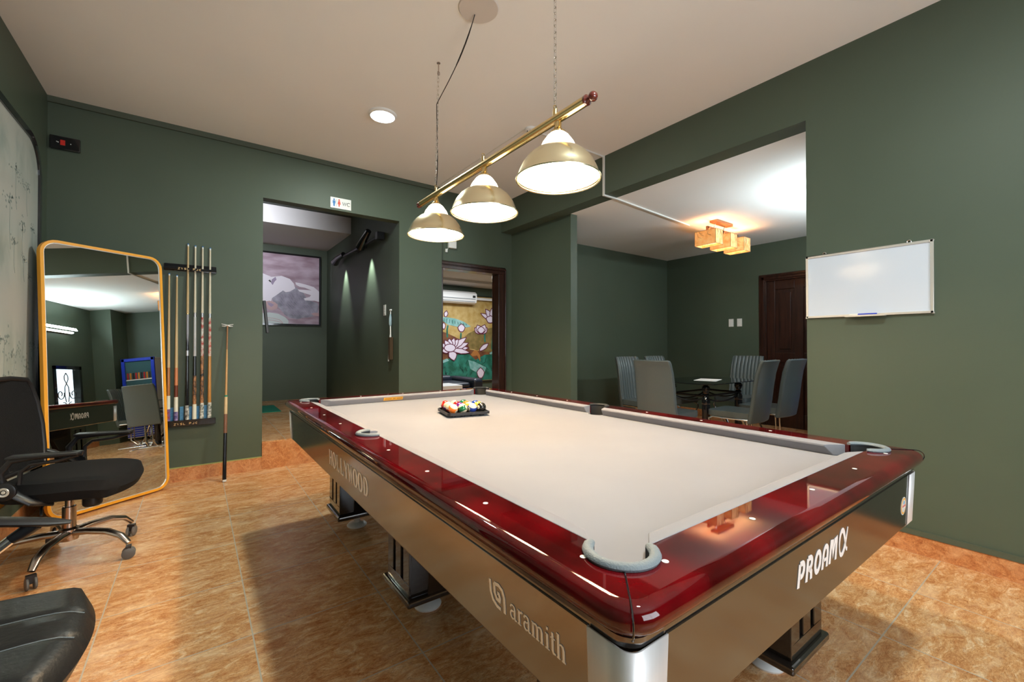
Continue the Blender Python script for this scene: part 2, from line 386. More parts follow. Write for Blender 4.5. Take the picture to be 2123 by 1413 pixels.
# panelled door of the nook
d = empty('door_2', (NX, (DY0+DY1)/2, 0)); d['kind'] = 'structure'
hw = (DY1-DY0)/2
g = G()
for s in (-1, 1): g.box((-.012, min(s*hw, s*(hw+.1)), 0), (.05, max(s*hw, s*(hw+.1)), DZ)); g.box((-.025, min(s*(hw+.02), s*(hw+.06)), 0), (-.012, max(s*(hw+.02), s*(hw+.06)), DZ+.06))
g.box((-.012, -hw-.1, DZ), (.05, hw+.1, DZ+.1)); g.box((-.025, -hw-.06, DZ+.02), (-.012, hw+.06, DZ+.06))
g.build('door_frame', M['doorwood'], d, bevel=.005)
g = G(); g.box((.03, -hw, 0), (.07, hw, DZ))
for y0, y1 in ((-hw, -hw+.11), (-.055, .055), (hw-.11, hw)): g.box((.012, y0, 0), (.03, y1, DZ))
for z0, z1 in ((0, .2), (.92, 1.06), (DZ-.13, DZ)):
    for y0, y1 in ((-hw+.11, -.055), (.055, hw-.11)): g.box((.012, y0, z0), (.03, y1, z1))
for z0, z1 in ((.2,.92),(1.06,DZ-.13)):
    for y0, y1 in ((-hw+.11, -.055), (.055, hw-.11)): g.box((.018, y0+.05, z0+.05), (.03, y1-.05, z1-.05))
leaf = g.build('door_leaf', M['doorwood'], d, bevel=.006)
g = G(); g.box((0, -hw+.035, .96), (.012, -hw+.075, 1.16)); g.tube([(0,-hw+.055,1.04),(-.04,-hw+.055,1.04),(-.045,-hw+.16,1.04)], .008)
g.build('door_handle', M['bronze'], leaf)
# nook window with wrought-iron scrolls (reflected in the mirror)
w = empty('window_2', ((WX0+WX1)/2, NY0-.05, (WZ0+WZ1)/2)); w['kind'] = 'structure'
hx, hz = (WX1-WX0)/2, (WZ1-WZ0)/2
g = G()
for a, b, c, e in ((-hx,-hx+.06,-hz,hz),(hx-.06,hx,-hz,hz),(-hx,hx,-hz,-hz+.06),(-hx,hx,hz-.06,hz)): g.box((a,-.04,c),(b,.07,e))
g.build('window_frame', M['blackgloss'], w)
g = G(); g.box((-hx+.05,-.01,-hz+.05),(hx-.05,-.004,hz-.05)); g.build('glass', M['glass'], w)
g = G()
def spiral(cx, cz, r, a0, turns, s=1):
    return [(cx+s*(r*(1-t*.72))*math.cos(a0+turns*2*PI*t), .03, cz+(r*(1-t*.72))*math.sin(a0+turns*2*PI*t)) for t in [i/22 for i in range(23)]]
for s in (-1, 1):
    g.tube([(s*p[0], .03, p[1]) for p in ((0,.50),(.05,.44),(.05,.38),(0,.31),(-.05,.25),(-.06,.1),(-.03,-.02))], .007, 6)
    g.tube(spiral(s*.17, .12, .1, PI*.9, 1.2, s), .007, 6)
    g.tube(spiral(s*.09, -.10, .08, PI*.4, 1.3, s), .007, 6)
    g.tube([(s*.26,.03,.1),(s*.25,.03,-.1),(s*.15,.03,-.24),(0,.03,-.26)], .007, 6)
    g.tube(spiral(s*.14, -.38, .09, PI*.5, 1.2, s), .007, 6)
g.tube([(-.3,.03,-.27),(.3,.03,-.27)], .008, 6)
g.build('iron_scrollwork', M['black'], w)

# ================================================================== POOL TABLE
TX, TY = 1.27, 2.54
t = empty('pool_table', (TX/2, TY/2, 0), 0, 'large beige cloth pool table with glossy red wooden rails and dark sides', 'pool table')
def tb(g, name, m, **k):        # table parts are drawn in room coordinates and shifted to the table's base
    g.v = [v - Vector((TX/2, TY/2, 0)) for v in g.v]; return g.build(name, m, t, **k)
R = .055; ZB = .757; ZR = .80
PK = [((-.03,-.03), 225), ((TX+.03,-.03), 315), ((TX+.03,TY+.03), 45), ((-.03,TY+.03), 135), ((-.045,TY/2), 180), ((TX+.045,TY/2), 0)]
e = .041
def bites(edge, shrink=0):
    """closed loop: rectangle at offset `edge` with circular bites going outward at the six pockets"""
    k = R - shrink; o = []
    def arc(c, a0, a1, n=18):
        return [(c[0]+k*math.cos(math.radians(a0+(a1-a0)*i/n)), c[1]+k*math.sin(math.radians(a0+(a1-a0)*i/n))) for i in range(n+1)]
    dd = math.degrees(math.acos((edge-.03)/k))     # corner circles cross the rectangle edge
    ds = math.degrees(math.acos((.045-edge)/k)) if edge <= .045 else 90
    # counter-clockwise starting after the near-left corner
    o += arc(PK[0][0], 180-dd, 270+dd)
    o += arc(PK[1][0], 270-dd, 360+dd)
    o += arc(PK[5][0], -180+ds, 180-ds)
    o += arc(PK[2][0], -dd, 90+dd)
    o += arc(PK[3][0], 90-dd, 180+dd)
    o += arc(PK[4][0], ds, 360-ds)
    return o
def bed_loop():
    k = R; o = []
    def arc(c, a0, a1, n=14): return [(c[0]+k*math.cos(math.radians(a0+(a1-a0)*i/n)), c[1]+k*math.sin(math.radians(a0+(a1-a0)*i/n))) for i in range(n+1)]
    dd = math.degrees(math.acos((e-.03)/k)); ds = math.degrees(math.acos((.045-e)/k))
    o += arc(PK[0][0], 180-dd, -90+dd)
    o += arc(PK[1][0], 270-dd, 0+dd)
    o += arc(PK[5][0], 180+ds, 180-ds)
    o += arc(PK[2][0], -dd, -270+dd)
    o += arc(PK[3][0], 90-dd, -180+dd)
    o += arc(PK[4][0], ds, -ds)
    return o
g = G(); g.prism([bed_loop()], ZB-.035, ZB); tb(g, 'bed', M['cloth'], bevel=.003)
# rail cap with moulded outer edge
def rl(d, z, n=6):
    r = max(.004, d-.14+.035)
    return [(x, y, z) for x, y in rrect(-d, -d, TX+d, TY+d, r, n)]
def sweep(g, prof, mi=0, close=False):
    loops = [rl(d, z) for d, z in prof]; n = len(loops[0]); vs = [p for l in loops for p in l]; fs = []
    k = len(loops)
    for i in range(k if close else k-1):
        j = (i+1) % k
        for a in range(n): b = (a+1) % n; fs.append((i*n+a, i*n+b, j*n+b, j*n+a))
    g.add(vs, fs, mi, True)
g = G()
g.prism([[(x,y) for x,y,z in rl(.14, 0)], bites(e)], .752, ZR)
sweep(g, [(.14,ZR),(.148,.7992),(.155,.7965),(.161,.7915),(.165,.7845),(.1663,.777),(.165,.769),(.160,.760),(.153,.754),(.146,.752),(.14,.752)])
tb(g, 'rail_cap', M['mahog'])
g = G(); sweep(g, [(.12,.752),(.136,.752),(.136,.746),(.142,.744),(.1425,.737),(.137,.735),(.137,.726),(.12,.726)], 0, True)
tb(g, 'rail_moulding', M['apron'])
# mitre seams at the corners
g = G()
for sx, sy in ((-1,-1),(1,-1),(1,1),(-1,1)):
    cx, cy = (0 if sx < 0 else TX), (0 if sy < 0 else TY)
    prof = [(.075,ZR+.0008),(.13,ZR+.0008),(.143,.7995),(.150,.797),(.156,.791),(.1595,.784),(.160,.775),(.156,.764),(.149,.757)]
    g = G()
    g.tube([(cx+sx*d, cy+sy*d, z) for d, z in prof], .0016, 6)
    tb(g, 'mitre_seam', M['blackgloss'])
# cushions
prof = [(e, ZB), (e, ZR+.0012), (.010, .7985), (0, .796), (0, .789), (.018, ZB)]
def cushion(p0, p1, out, a, b):
    """p0..p1 along the nose, out = outward unit; a,b = (nose inset, back inset) at both ends"""
    p0, p1, out = Vector(p0), Vector(p1), Vector(out); dr = (p1-p0).normalized(); g = G(); vs = []
    for P, sgn, (n_, b_) in ((p0, 1, a), (p1, -1, b)):
        for d, z in prof:
            q = P + out*d + dr*sgn*(n_ + (b_-n_)*d/e); vs.append((q.x, q.y, z))
    k = len(prof); fs = [tuple(range(k)), tuple(reversed(range(k, 2*k)))]
    for i in range(k): fs.append((i, (i+1) % k, (i+1) % k+k, i+k))
    g.add(vs, fs); tb(g, 'cushion', M['cushion'], bevel=.0025)
CO, SI = (.088, .034), (.070, .058)
cushion((0,0,0), (0,TY/2,0), (-1,0,0), CO, SI); cushion((0,TY/2,0), (0,TY,0), (-1,0,0), SI, CO)
cushion((TX,0,0), (TX,TY/2,0), (1,0,0), CO, SI); cushion((TX,TY/2,0), (TX,TY,0), (1,0,0), SI, CO)
cushion((0,0,0), (TX,0,0), (0,-1,0), CO, CO); cushion((0,TY,0), (TX,TY,0), (0,1,0), CO, CO)
# pockets
for (c, a) in PK:
    half = 118 if a % 90 else 96
    g = G(); n = 22
    pts = [(c[0]+.0585*math.cos(math.radians(a-half+2*half*i/n)), c[1]+.0585*math.sin(math.radians(a-half+2*half*i/n)), ZR+.0045) for i in range(n+1)]
    g.tube(pts, [.0075]+[.0105]*(n-1)+[.0075], 10, 0, flat=.72)
    T0 = Matrix.Translation((c[0], c[1], 0))
    rad = math.radians
    pr_ = tb(g, 'pocket_rim', M['dark'] if c[0] > TX and c[1] > .5 else M['rubber'])
    g = G()
    g.lathe([(.055,ZR+.002),(.052,ZR+.002),(.0505,.70),(.0505,.722)], n, 0, T0, rad(a-half), rad(a+half)); g.v = [v - Vector((TX/2,TY/2,0)) for v in g.v]; g.build('pocket_liner', M['dark'], pr_)
    g = G(); g.lathe([(.0525,.7215),(.05,.66),(.03,.645),(0,.642)], 24, 0, T0); g.v = [v - Vector((TX/2,TY/2,0)) for v in g.v]
    g.build('pocket_cup', M['dark'], pr_)
# sights
SG = [(-.094, y) for y in (0, .3175, .635, .9525, 1.5875, 1.905, 2.2225, 2.54)] + [(TX+.094, y) for y in (0, .3175, .635, .9525, 1.5875, 1.905, 2.2225, 2.54)]
SG += [(x, -.094) for x in (.008, .3175, .635, .9525, 1.262)] + [(x, TY+.094) for x in (.008, .3175, .635, .9525, 1.262)]
for x, y in SG:
    g = G(); g.cyl((x, y, ZR-.001), .0062, .0016, 16); tb(g, 'sight', M['pearl'])
# sides
CT = .085
DL = lambda z: .133+.007*(z-.556)/.171+.0003
def side(p0, p1, out):
    p0, p1, out = Vector(p0), Vector(p1), Vector(out); g = G(); vs = []
    sec = [(.140,.727),(.133,.556),(.128,.550),(.10,.550),(.10,.727)]
    for P in (p0, p1):
        for d, z in sec: q = P+out*d; vs.append((q.x,q.y,z))
    k = len(sec); fs = [tuple(range(k)), tuple(reversed(range(k,2*k)))]+[(i,(i+1)%k,(i+1)%k+k,i+k) for i in range(k)]
    g.add(vs, fs); return tb(g, 'side_panel', M['apron'], bevel=.0015)
c0 = -.14+CT
panelL = side((0, c0, 0), (0, TY-c0, 0), (-1,0,0)); side((TX, c0, 0), (TX, TY-c0, 0), (1,0,0))
panelN = side((c0, 0, 0), (TX-c0, 0, 0), (0,-1,0)); panelF = side((c0, TY, 0), (TX-c0, TY, 0), (0,1,0))
for sx, sy in ((-1,-1),(1,-1),(1,1),(-1,1)):
    g = G(); vs = []; n = 7
    for d, z in ((.1415,.727),(.1345,.558),(.128,.549)):
        r = .022; cx = (0 if sx<0 else TX)+sx*(d-r); cy = (0 if sy<0 else TY)+sy*(d-r)
        row = [((0 if sx<0 else TX)-sx*(-c0), 0)]
        ex = (0 if sx<0 else TX) - sx*c0; ey = (0 if sy<0 else TY) - sy*c0
        pts = [(ex, cy+sy*r)] + [(cx+sx*r*math.sin(q), cy+sy*r*math.cos(q)) for q in [PI/2*i/n for i in range(n+1)]] + [(cx+sx*r, ey)]
        vs += [(x,y,z) for x,y in pts]
    m_ = n+3; fs = []
    for i in range(2):
        for j in range(m_-1): fs.append((i*m_+j, i*m_+j+1, (i+1)*m_+j+1, (i+1)*m_+j))
    g.add(vs, fs, 0, True); o = tb(g, 'corner_trim', M['alu'], solid=.003)
    o['label'] = 'brushed aluminium corner piece'
# legs
def flutes(g, x0, x1, z0, z1, d0, d1, X):
    w = x1-x0
    for a, b in ((0,.26),(.38,.62),(.74,1)): g.box((x0+w*a, d0, z0+.05), (x0+w*b, d1, z1-.04), 0, X)
    g.box((x0, d0, z0), (x1, d1, z0+.05), 0, X); g.box((x0, d0, z1-.04), (x1, d1, z1), 0, X)
LX0, LX1 = .065, TX-.065
for ix, x0 in enumerate((LX0, LX1-.28)):
    sx = -1 if ix == 0 else 1
    for iy, y0 in enumerate((.07, TY/2-.135, TY-.07-.27)):
        cx, cy = x0+.14, y0+.135
        lg = G()
        arch = [(0,.13),(.075,.13),(.08,.22),(.10,.32),(.14,.42),(.20,.50),(.27,.55),(.27,.72),(0,.72)]
        o_ = Vector((cx+sx*.128, cy+.12, 0))
        Xm = basis((o_.x, o_.y, 0), (-sx,0,0), (0,0,1))     # local x runs inward, local y up, z = x cross y
        z_ = Vector((-sx,0,0)).cross(Vector((0,0,1)))        # +-y
        lo, hi = (0, .24) if z_.y < 0 else (-.24, 0)
        lg.prism([arch], lo, hi, 0, Xm)
        Xf = basis((cx+sx*.128, cy, 0), (0,1,0), (sx,0,0))   # local y = outward
        flutes(lg, -.12, .12, .13, .55, 0, .011, Matrix(((0,sx,0,cx+sx*.128),(1,0,0,cy),(0,0,1,0),(0,0,0,1))))
        if iy != 1:
            sy = -1 if iy == 0 else 1
            o2 = Vector((cx-.128, cy+sy*.12, 0))
            X2 = basis((o2.x, o2.y, 0), (0,-sy,0), (0,0,1)); z2 = Vector((0,-sy,0)).cross(Vector((0,0,1)))
            lo, hi = (0, .256) if z2.x > 0 else (-.256, 0)
            lg.prism([arch], lo, hi, 0, X2)
            flutes(lg, -.128, .128, .13, .55, 0, .011, Matrix(((1,0,0,cx),(0,sy,0,cy+sy*.12),(0,0,1,0),(0,0,0,1))))
        lo_ = tb(lg, 'leg', M['leglac'], bevel=.003)
        g = G(); g.box((cx-.155, cy-.148, .10), (cx+.155, cy+.148, .13)); g.v = [v-Vector((TX/2,TY/2,0)) for v in g.v]; g.build('base_plate', M['leglac'], lo_, bevel=.01, seg=3)
        g = G(); g.lathe([(0,.0),(.058,.0),(.062,.008),(.05,.02),(.02,.026),(.016,.10)], 24, 0, Matrix.Translation((cx, cy, 0))); g.v = [v-Vector((TX/2,TY/2,0)) for v in g.v]; g.build('leveller', M['white'], lo_)
# ------------------------------------------------------------------ lettering on the sides (drawn strokes)
def glyph_serif(ch):
    """narrow serif capitals: list of (points, width) in a 0..1 box"""
    S, Th, V = .2, .085, .06
    ser = lambda x, y, w=.34: ([(x-w/2, y), (x+w/2, y)], V)
    el = lambda cx, cy, rx, ry, a0=0, a1=360, n=20: [(cx+rx*math.cos(math.radians(a0+(a1-a0)*i/n)), cy+ry*math.sin(math.radians(a0+(a1-a0)*i/n))) for i in range(n+1)]
    S, Th, V = .24, .11, .075
    if ch == 'H': return [([(.2,0),(.2,1)],S),([(.8,0),(.8,1)],S),([(.2,.5),(.8,.5)],Th),ser(.2,.02),ser(.2,.98),ser(.8,.02),ser(.8,.98)]
    if ch == 'O':
        p = el(.5,.5,.4,.5); return [(p, [S*abs(math.cos(2*PI*i/20))+Th*.8 for i in range(21)])]
    if ch == 'L': return [([(.25,0),(.25,1)],S),([(.25,.025),(.88,.025)],Th),([(.86,0),(.9,.26)],Th),ser(.25,.98),ser(.25,.02)]
    if ch == 'Y': return [([(.12,1),(.5,.45)],S),([(.86,1),(.5,.45)],Th),([(.5,.47),(.5,0)],S),ser(.12,.98,.3),ser(.86,.98,.26),ser(.5,.02)]
    if ch == 'W': return [([(.05,1),(.28,0)],S*.8),([(.28,0),(.5,1)],Th),([(.5,1),(.73,0)],S*.8),([(.73,0),(.95,1)],Th),ser(.06,.98,.24),ser(.5,.98,.24),ser(.95,.98,.2)]
    if ch == 'D': return [([(.22,0),(.22,1)],S),([(.1,.975),(.45,.975)],Th),([(.1,.025),(.45,.025)],Th),(el(.42,.5,.42,.475,-90,90), [Th+S*.8*abs(math.cos(math.radians(-90+9*i))) for i in range(21)])]
def place(strokes, X, sx, sy, ox=0, shear=0, g=None, zt=.0008):
    for pts, w in strokes:
        q = [(ox+(p[0]+shear*p[1])*sx, p[1]*sy) for p in pts]
        ws = [v*sx for v in w] if isinstance(w, (list,tuple)) else w*sx
        # widths of near-horizontal strokes scale with height
        ribbon(g, q, ws, 0, zt, 0, X)
# left side: plane from (d=.149,z=.707) to (d=.141,z=.555)
def Xleft(y, z, sgn=-1):
    d = DL(z)
    up = Vector((-.007,0,.171)).normalized()
    return basis((-d-TX/2, y-TY/2, z), (0,-1,0), up)
g = G(); word = 'HOLLYWOOD'; cw = (1.612-1.04)/9
for i, c in enumerate(word): place(glyph_serif(c), Xleft(1.612, .615), cw*.86, .068, i*cw*1.01+.003, 0, g)
o = g.build('lettering', M['letter'], panelL); o.location = Vector((0,0,0)); o['label'] = 'white HOLLYWOOD lettering'
def slab(ch):
    S, V = .2, .09
    el = lambda cx, cy, rx, ry, a0=0, a1=360, n=16: [(cx+rx*math.cos(math.radians(a0+(a1-a0)*i/n)), cy+ry*math.sin(math.radians(a0+(a1-a0)*i/n))) for i in range(n+1)]
    if ch == 'a': return .95, [([(.12,.78),(.2,.93),(.42,.97),(.6,.88),(.64,.7),(.64,.1),(.72,.03),(.9,.05)],[.14,.12,.1,.14,.19,.19,.12,.09]), (el(.36,.3,.24,.26,70,290),.15),([(.4,.56),(.64,.6)],V),([(.4,.04),(.64,.14)],V)]
    if ch == 'r': return .72, [([(.24,.03),(.24,.97)],S),([(.05,.03),(.46,.03)],V),([(.05,.95),(.26,.95)],V),([(.28,.7),(.4,.88),(.55,.95),(.66,.9)],[.1,.12,.14,.2])]
    if ch == 'm': return 1.5, [([(.22,.03),(.22,.97)],S),([(.05,.95),(.24,.95)],V)]+[([(.22+k,.75),(.34+k,.91),(.5+k,.95),(.64+k,.88),(.7+k,.7),(.7+k,.03)],[.1,.1,.13,.17,S,S]) for k in (0,.48)]+[([(x-.16,.03),(x+.18,.03)],V) for x in (.22,.7,1.18)]
    if ch == 'i': return .55, [([(.26,.03),(.26,.97)],S),([(.06,.95),(.28,.95)],V),([(.05,.03),(.48,.03)],V),([(.18,1.3),(.35,1.3)],.19)]
    if ch == 't': return .62, [([(.26,1.3),(.26,.2),(.34,.05),(.58,.06)],[S,S,.16,.1]),([(.06,.95),(.52,.95)],V)]
    if ch == 'h': return 1.0, [([(.22,.03),(.22,1.5)],S),([(.05,1.48),(.24,1.48)],V),([(.22,.75),(.34,.91),(.52,.95),(.66,.88),(.72,.7),(.72,.03)],[.1,.1,.13,.17,S,S])]+[([(x-.16,.03),(x+.18,.03)],V) for x in (.22,.72)]
g = G(); ox = .072; sc = .026
for c in 'aramith':
    w_, st = slab(c); place(st, Xleft(.232, .6315), sc, .0285, ox, 0, g); ox += w_*sc
# the logo: nested bent bars before the word
arcp = lambda pts: (pts, .0075)
for st in ([(.002,.045),(.004,.02),(.012,.006),(.026,-.001),(.040,-.002)], [(.018,.043),(.019,.024),(.026,.014),(.036,.013),(.038,.020),(.034,.027),(.029,.027)],
           [(.018,.043),(.034,.045),(.047,.040),(.053,.028),(.054,.010),(.054,-.004)]):
    ribbon(g, st, .0072, 0, .0008, 0, Xleft(.232, .6315))
o = g.build('lettering', M['letter'], panelL); o['label'] = 'white aramith lettering with bent-bar logo'
def round_bold(ch):
    S = .24
    el = lambda cx, cy, rx, ry, a0=0, a1=360, n=20: [(cx+rx*math.cos(math.radians(a0+(a1-a0)*i/n)), cy+ry*math.sin(math.radians(a0+(a1-a0)*i/n))) for i in range(n+1)]
    if ch == 'P': return .78, [([(.15,0),(.15,.93)],S),([(.15,.93)]+el(.4,.66,.22,.26,90,-90)+[(.3,.40)],S)]
    if ch == 'R': return .82, [([(.15,0),(.15,.93)],S),([(.15,.93)]+el(.4,.70,.22,.22,90,-90)+[(.3,.48)],S),([(.42,.48),(.62,.3),(.66,0)],S)]
    if ch == 'O': return .88, [(el(.44,.5,.29,.41),S)]
    if ch == 'A': return .82, [([(.12,0),(.14,.6)]+el(.4,.64,.24,.28,160,20)+[(.66,.6),(.66,0)],S),([(.15,.36),(.65,.36)],.15)]
    if ch == 'M': return 1.14, [([(.12,0),(.16,.93),(.36,.9),(.5,.35),(.64,.9),(.86,.93),(.9,0)],S)]
def alpha_pts():
    return bez((1.0,1.0,0),(.82,.4,0),(.62,-.06,0),(.34,-.02,0),14)[:-1]+bez((.34,-.02,0),(.0,.02,0),(-.02,.98,0),(.36,1.0,0),14)[:-1]+bez((.36,1.0,0),(.7,1.0,0),(.72,.02,0),(1.02,.06,0),14)
def Xend(x, z, far=False):
    d = DL(z)
    if far: return basis((x-TX/2, TY+d-TY/2, z), (-1,0,0), Vector((0,.007,.171)).normalized())
    return basis((x-TX/2, -d-TY/2, z), (1,0,0), Vector((0,-.007,.171)).normalized())
for par, X0, far in ((panelN, .425, False), (panelF, TX-.425, True)):
    g = G(); ox = 0
    for c in 'PROAM':
        w_, st = round_bold(c); place(st, Xend(X0, .633, far), .051, .056, ox, .12, g); ox += w_*.051+.004
    ribbon(g, [(ox+.003+p.x*.062, .001+p.y*.062) for p in alpha_pts()], [.006+.007*abs(math.sin(PI*i/42*2.2)) for i in range(len(alpha_pts()))], 0, .0008, 0, Xend(X0, .633, far))
    o = g.build('lettering', M['letter'], par); o['label'] = 'white PROAM lettering with Greek alpha'
# round sticker
g = G(); Xs = Xend(1.272, .632)
def disc(g, r, z0, z1, mi, X, n=28, sy=1): g.prism([[(r*math.cos(2*PI*i/n), r*sy*math.sin(2*PI*i/n)) for i in range(n)]], z0, z1, mi, X)
disc(g, .030, 0, .0006, 0, Xs); disc(g, .027, .0005, .0010, 1, Xs); disc(g, .021, .0009, .0014, 0, Xs)
for i in range(6): ribbon(g, [(-.016+i*.006, -.003), (-.014+i*.006, .004), (-.011+i*.006, -.003)], .0013, .0013, .0017, 2, Xs)
disc(g, .006, .0013, .0017, 3, Xs @ Matrix.Translation((0,.012,0))); 
for i in range(4): ribbon(g, [(-.010, -.008-i*.0028), (.010, -.008-i*.0028)], .0009, .0013, .0016, 4, Xs)
o = g.build('sticker', [M['white'], M['orange'], M['red'], M['bluecard'], M['silver']], panelN); o['label'] = 'round white and orange sticker'
# yellow label on the far cushion
g = G(); Xf = basis((.455-TX/2, TY/2-.0002+.0, .7885-.0), (1,0,0), Vector((0,.018,-.032)).normalized()*-1)
g.box((0,-.026,0),(.145,-.001,.0012),0,Xf)
for i in range(13):
    if i in (5,8): continue
    x = .012+i*.0098; ribbon(g, [(x,-.019),(x+.002,-.008),(x+.005,-.016),(x+.006,-.008)], .0014, .0011, .0016, 1, Xf)
o = g.build('cushion_label', [M['orange'], M['ink']], t); o['label'] = 'orange-yellow label with dark script'

# ------------------------------------------------------------------ tray of balls
BR = .0286
tr = empty('ball_tray', (.652, 1.735, ZB), -.22, 'black plastic tray holding fifteen billiard balls on beige cloth', 'tray')
hs = 4*BR+.013
g = G(); g.prism([rrect(-hs,-hs,hs,hs,.02), ], .012, .018); g.prism([rrect(-hs,-hs,hs,hs,.02), rrect(-hs+.006,-hs+.006,hs-.006,hs-.006,.016)[::-1]], .018, .028)
g.build('tray_body', M['black'], tr, bevel=.0015)
for ix in range(4):
    for iy in range(4):
        g = G(); g.cyl((-3*BR+ix*2*BR, -3*BR+iy*2*BR, .0005), .014, .0115, 14); g.build('tray_foot', M['black'], tr)
BC = {'yellow':(.85,.52,.06),'blue':(.01,.05,.35),'red':(.65,.015,.01),'purple':(.12,.01,.2),'orange':(.85,.19,.02),'green':(.005,.13,.05),'maroon':(.3,.01,.01),'black':(.01,.01,.01)}
cream = mat('ball_cream', (.85,.74,.52), .08, coat=.5)
BM = {k: mat('ball_'+k, v, .08, coat=.5) for k, v in BC.items()}
def ball(col, stripe, num):
    BR = .0279
    n = 32; g = G(); prof_n = 24
    vs = []; fs = []; ms = []
    for i in range(prof_n+1):
        th = PI*i/prof_n
        for j in range(n): q = 2*PI*j/n; vs.append((BR*math.sin(th)*math.cos(q), BR*math.sin(th)*math.sin(q), BR*math.cos(th)))
    for i in range(prof_n):
        for j in range(n):
            a, b, c, d_ = i*n+j, i*n+(j+1)%n, (i+1)*n+(j+1)%n, (i+1)*n+j
            zc = math.cos(PI*(i+.5)/prof_n)
            fs.append((a,d_,c,b)); ms.append(1 if (stripe and abs(zc) > .52) else 0)
    g.v = [Vector(v) for v in vs]; g.f = [list(f) for f in fs]; g.m = ms; g.sm = [True]*len(fs)
    for sgn in (1, -1):        # number spot: a thin curved cap
        Xc = Matrix.Rotation(PI/2*sgn, 4, 'Y')
        g.lathe([(0,BR*1.006),(BR*.2,BR*.987),(BR*.40,BR*.925)], 16, 1, Xc)
        Xn = Xc @ Matrix.Translation((0,0,BR*1.004))
        for dx in ((0,) if num < 10 else (-.0035,.0035)):
            ribbon(g, [(dx-.002,.004),(dx+.002,.004),(dx,-.001),(dx,-.005)] if num % 2 else [(dx-.002,.004),(dx+.002,.001),(dx-.002,-.003),(dx+.002,-.005)], .0016, 0, .0003, 2, Xn)
    return g.build('ball', [BM[col], cream, M['ink']])
# grid: i from the tray's left side to its right side, j from front to back (as one stands at the near left corner)
BL = [  # (i, j, colour, stripe, number, label)
 (0,3,'red',0,3,'plain bright red ball at the left end of the front left row in tray'),
 (0,2,'purple',1,12,'cream ball beside the bright red ball, second in the left row of tray'),
 (0,1,'red',1,11,'red striped ball with black number in white spot, third in left row of tray'),
 (0,0,'orange',1,13,'orange striped ball at the nearest corner of the tray'),
 (1,0,'green',1,14,'cream ball with green stripe, right of the nearest corner ball in tray'),
 (2,0,'blue',1,10,'cream ball with blue stripe beside the black ball in tray'),
 (3,0,'black',0,8,'glossy black ball at the right corner of the tray'),
 (1,3,'maroon',1,15,'pale white ball behind the bright red ball in tray'),
 (1,2,'maroon',0,7,'dark red ball behind the cream ball near the tray left side'),
 (1,1,'purple',0,4,'purple ball in the middle of the tray'),
 (2,1,'yellow',1,9,'cream and yellow striped ball behind the blue striped ball in tray'),
 (3,1,'yellow',0,1,'plain yellow ball behind the black ball in tray'),
 (2,3,'green',0,6,'dark green ball at the back left of the tray'),
 (2,2,'orange',0,5,'plain orange ball at the back of the tray'),
 (3,2,'blue',0,2,'plain dark blue ball at the back right of the tray')]
for i, j, c, s_, nm, lb in BL:
    b = ball(c, s_, nm); b.rotation_euler = (random.uniform(-.9,.9), random.uniform(-.6,.6), random.uniform(1.9,3.4))
    q = Matrix.Rotation(-.22, 4, 'Z') @ Vector((-3*BR+i*2*BR, -3*BR+j*2*BR, 0))
    b.location = Vector((.652, 1.735, ZB+.018+BR)) + q
    tag(b, lb, 'billiard ball', 'billiard balls in the tray')

# ================================================================== PENDANT LAMP OVER THE TABLE
BX, BZ = .635, 2.165
pl = empty('billiard_lamp', (BX, 1.48, BZ), 0, 'brass bar lamp with three domed shades hanging over the pool table', 'lamp')
def pb(g, name, m, par=None, **k):
    g.v = [v - Vector((BX, 1.48, BZ)) for v in g.v]; return g.build(name, m, par or pl, **k)
g = G(); g.tube([(BX, y, BZ) for y in (.70, 1.1, 1.5, 1.9, 2.30)], .021, 20)
pb(g, 'bar', M['brass'])
for y, s in ((.70,-1), (2.30,1)):
    g = G(); Xk = Matrix.Translation((BX, y, BZ)) @ Matrix.Rotation(-s*PI/2, 4, 'X')
    g.lathe([(0,-.01),(.019,-.01),(.022,.0),(.022,.008),(.014,.014),(.010,.019),(.014,.024),(.018,.030),(.0205,.038),(.018,.047),(.011,.054),(0,.057)], 20, 0, Xk)
    pb(g, 'end_knob', M['knob'] if 'knob' in M else M.setdefault('knob', mat('polished_red_wood', (.12,.018,.012), .2, coat=.8)))
for y in (.87, 1.473, 2.068):
    Xs = Matrix.Translation((BX, y, 0))
    g = G(); g.lathe([(.030,2.075),(.034,2.09),(.032,2.105),(.022,2.112),(.016,2.125),(.016,2.146),(0,2.15)], 20, 0, Xs); pb(g, 'shade_holder', M['brass'])
    for sx in (-1,1):
        pass
    g = G(); g.lathe([(.028,2.10),(.046,2.085),(.068,2.055),(.084,2.018),(.094,1.998)], 32, 0, Xs)
    g.lathe([(.092,2.000),(.122,1.985),(.150,1.957),(.168,1.925),(.176,1.902)], 32, 0, Xs)
    op = pb(g, 'glass_bell', M['opal'], solid=.002)
    g = G(); g.lathe([(.0865,2.024),(.105,2.014),(.132,1.993),(.155,1.963),(.171,1.930),(.179,1.905),(.187,1.897),(.186,1.893),(.180,1.895)], 40, 0, Xs)
    pb(g, 'metal_shade', M['pbrass'], solid=.0015)
    g = G(); g.sphere((BX, y, 2.005), .022, 16, sc=(1,1,1.2)); b = pb(g, 'bulb', M['bulb']); b.visible_shadow = True
    b.scale = (1,1,1)
for y in (.889, 1.484, 2.069):
    g = G(); g.lathe([(.011,BZ+.017),(.011,BZ+.045),(.008,BZ+.048),(0,BZ+.048)], 14, 0, Matrix.Translation((BX,y,0)))
    g.tube([(BX+.009*math.cos(q), y, BZ+.056+.009*math.sin(q)) for q in [2*PI*i/14 for i in range(14)]], .0022, 6, 0, True)
    pb(g, 'hanging_ring', M['brass'])
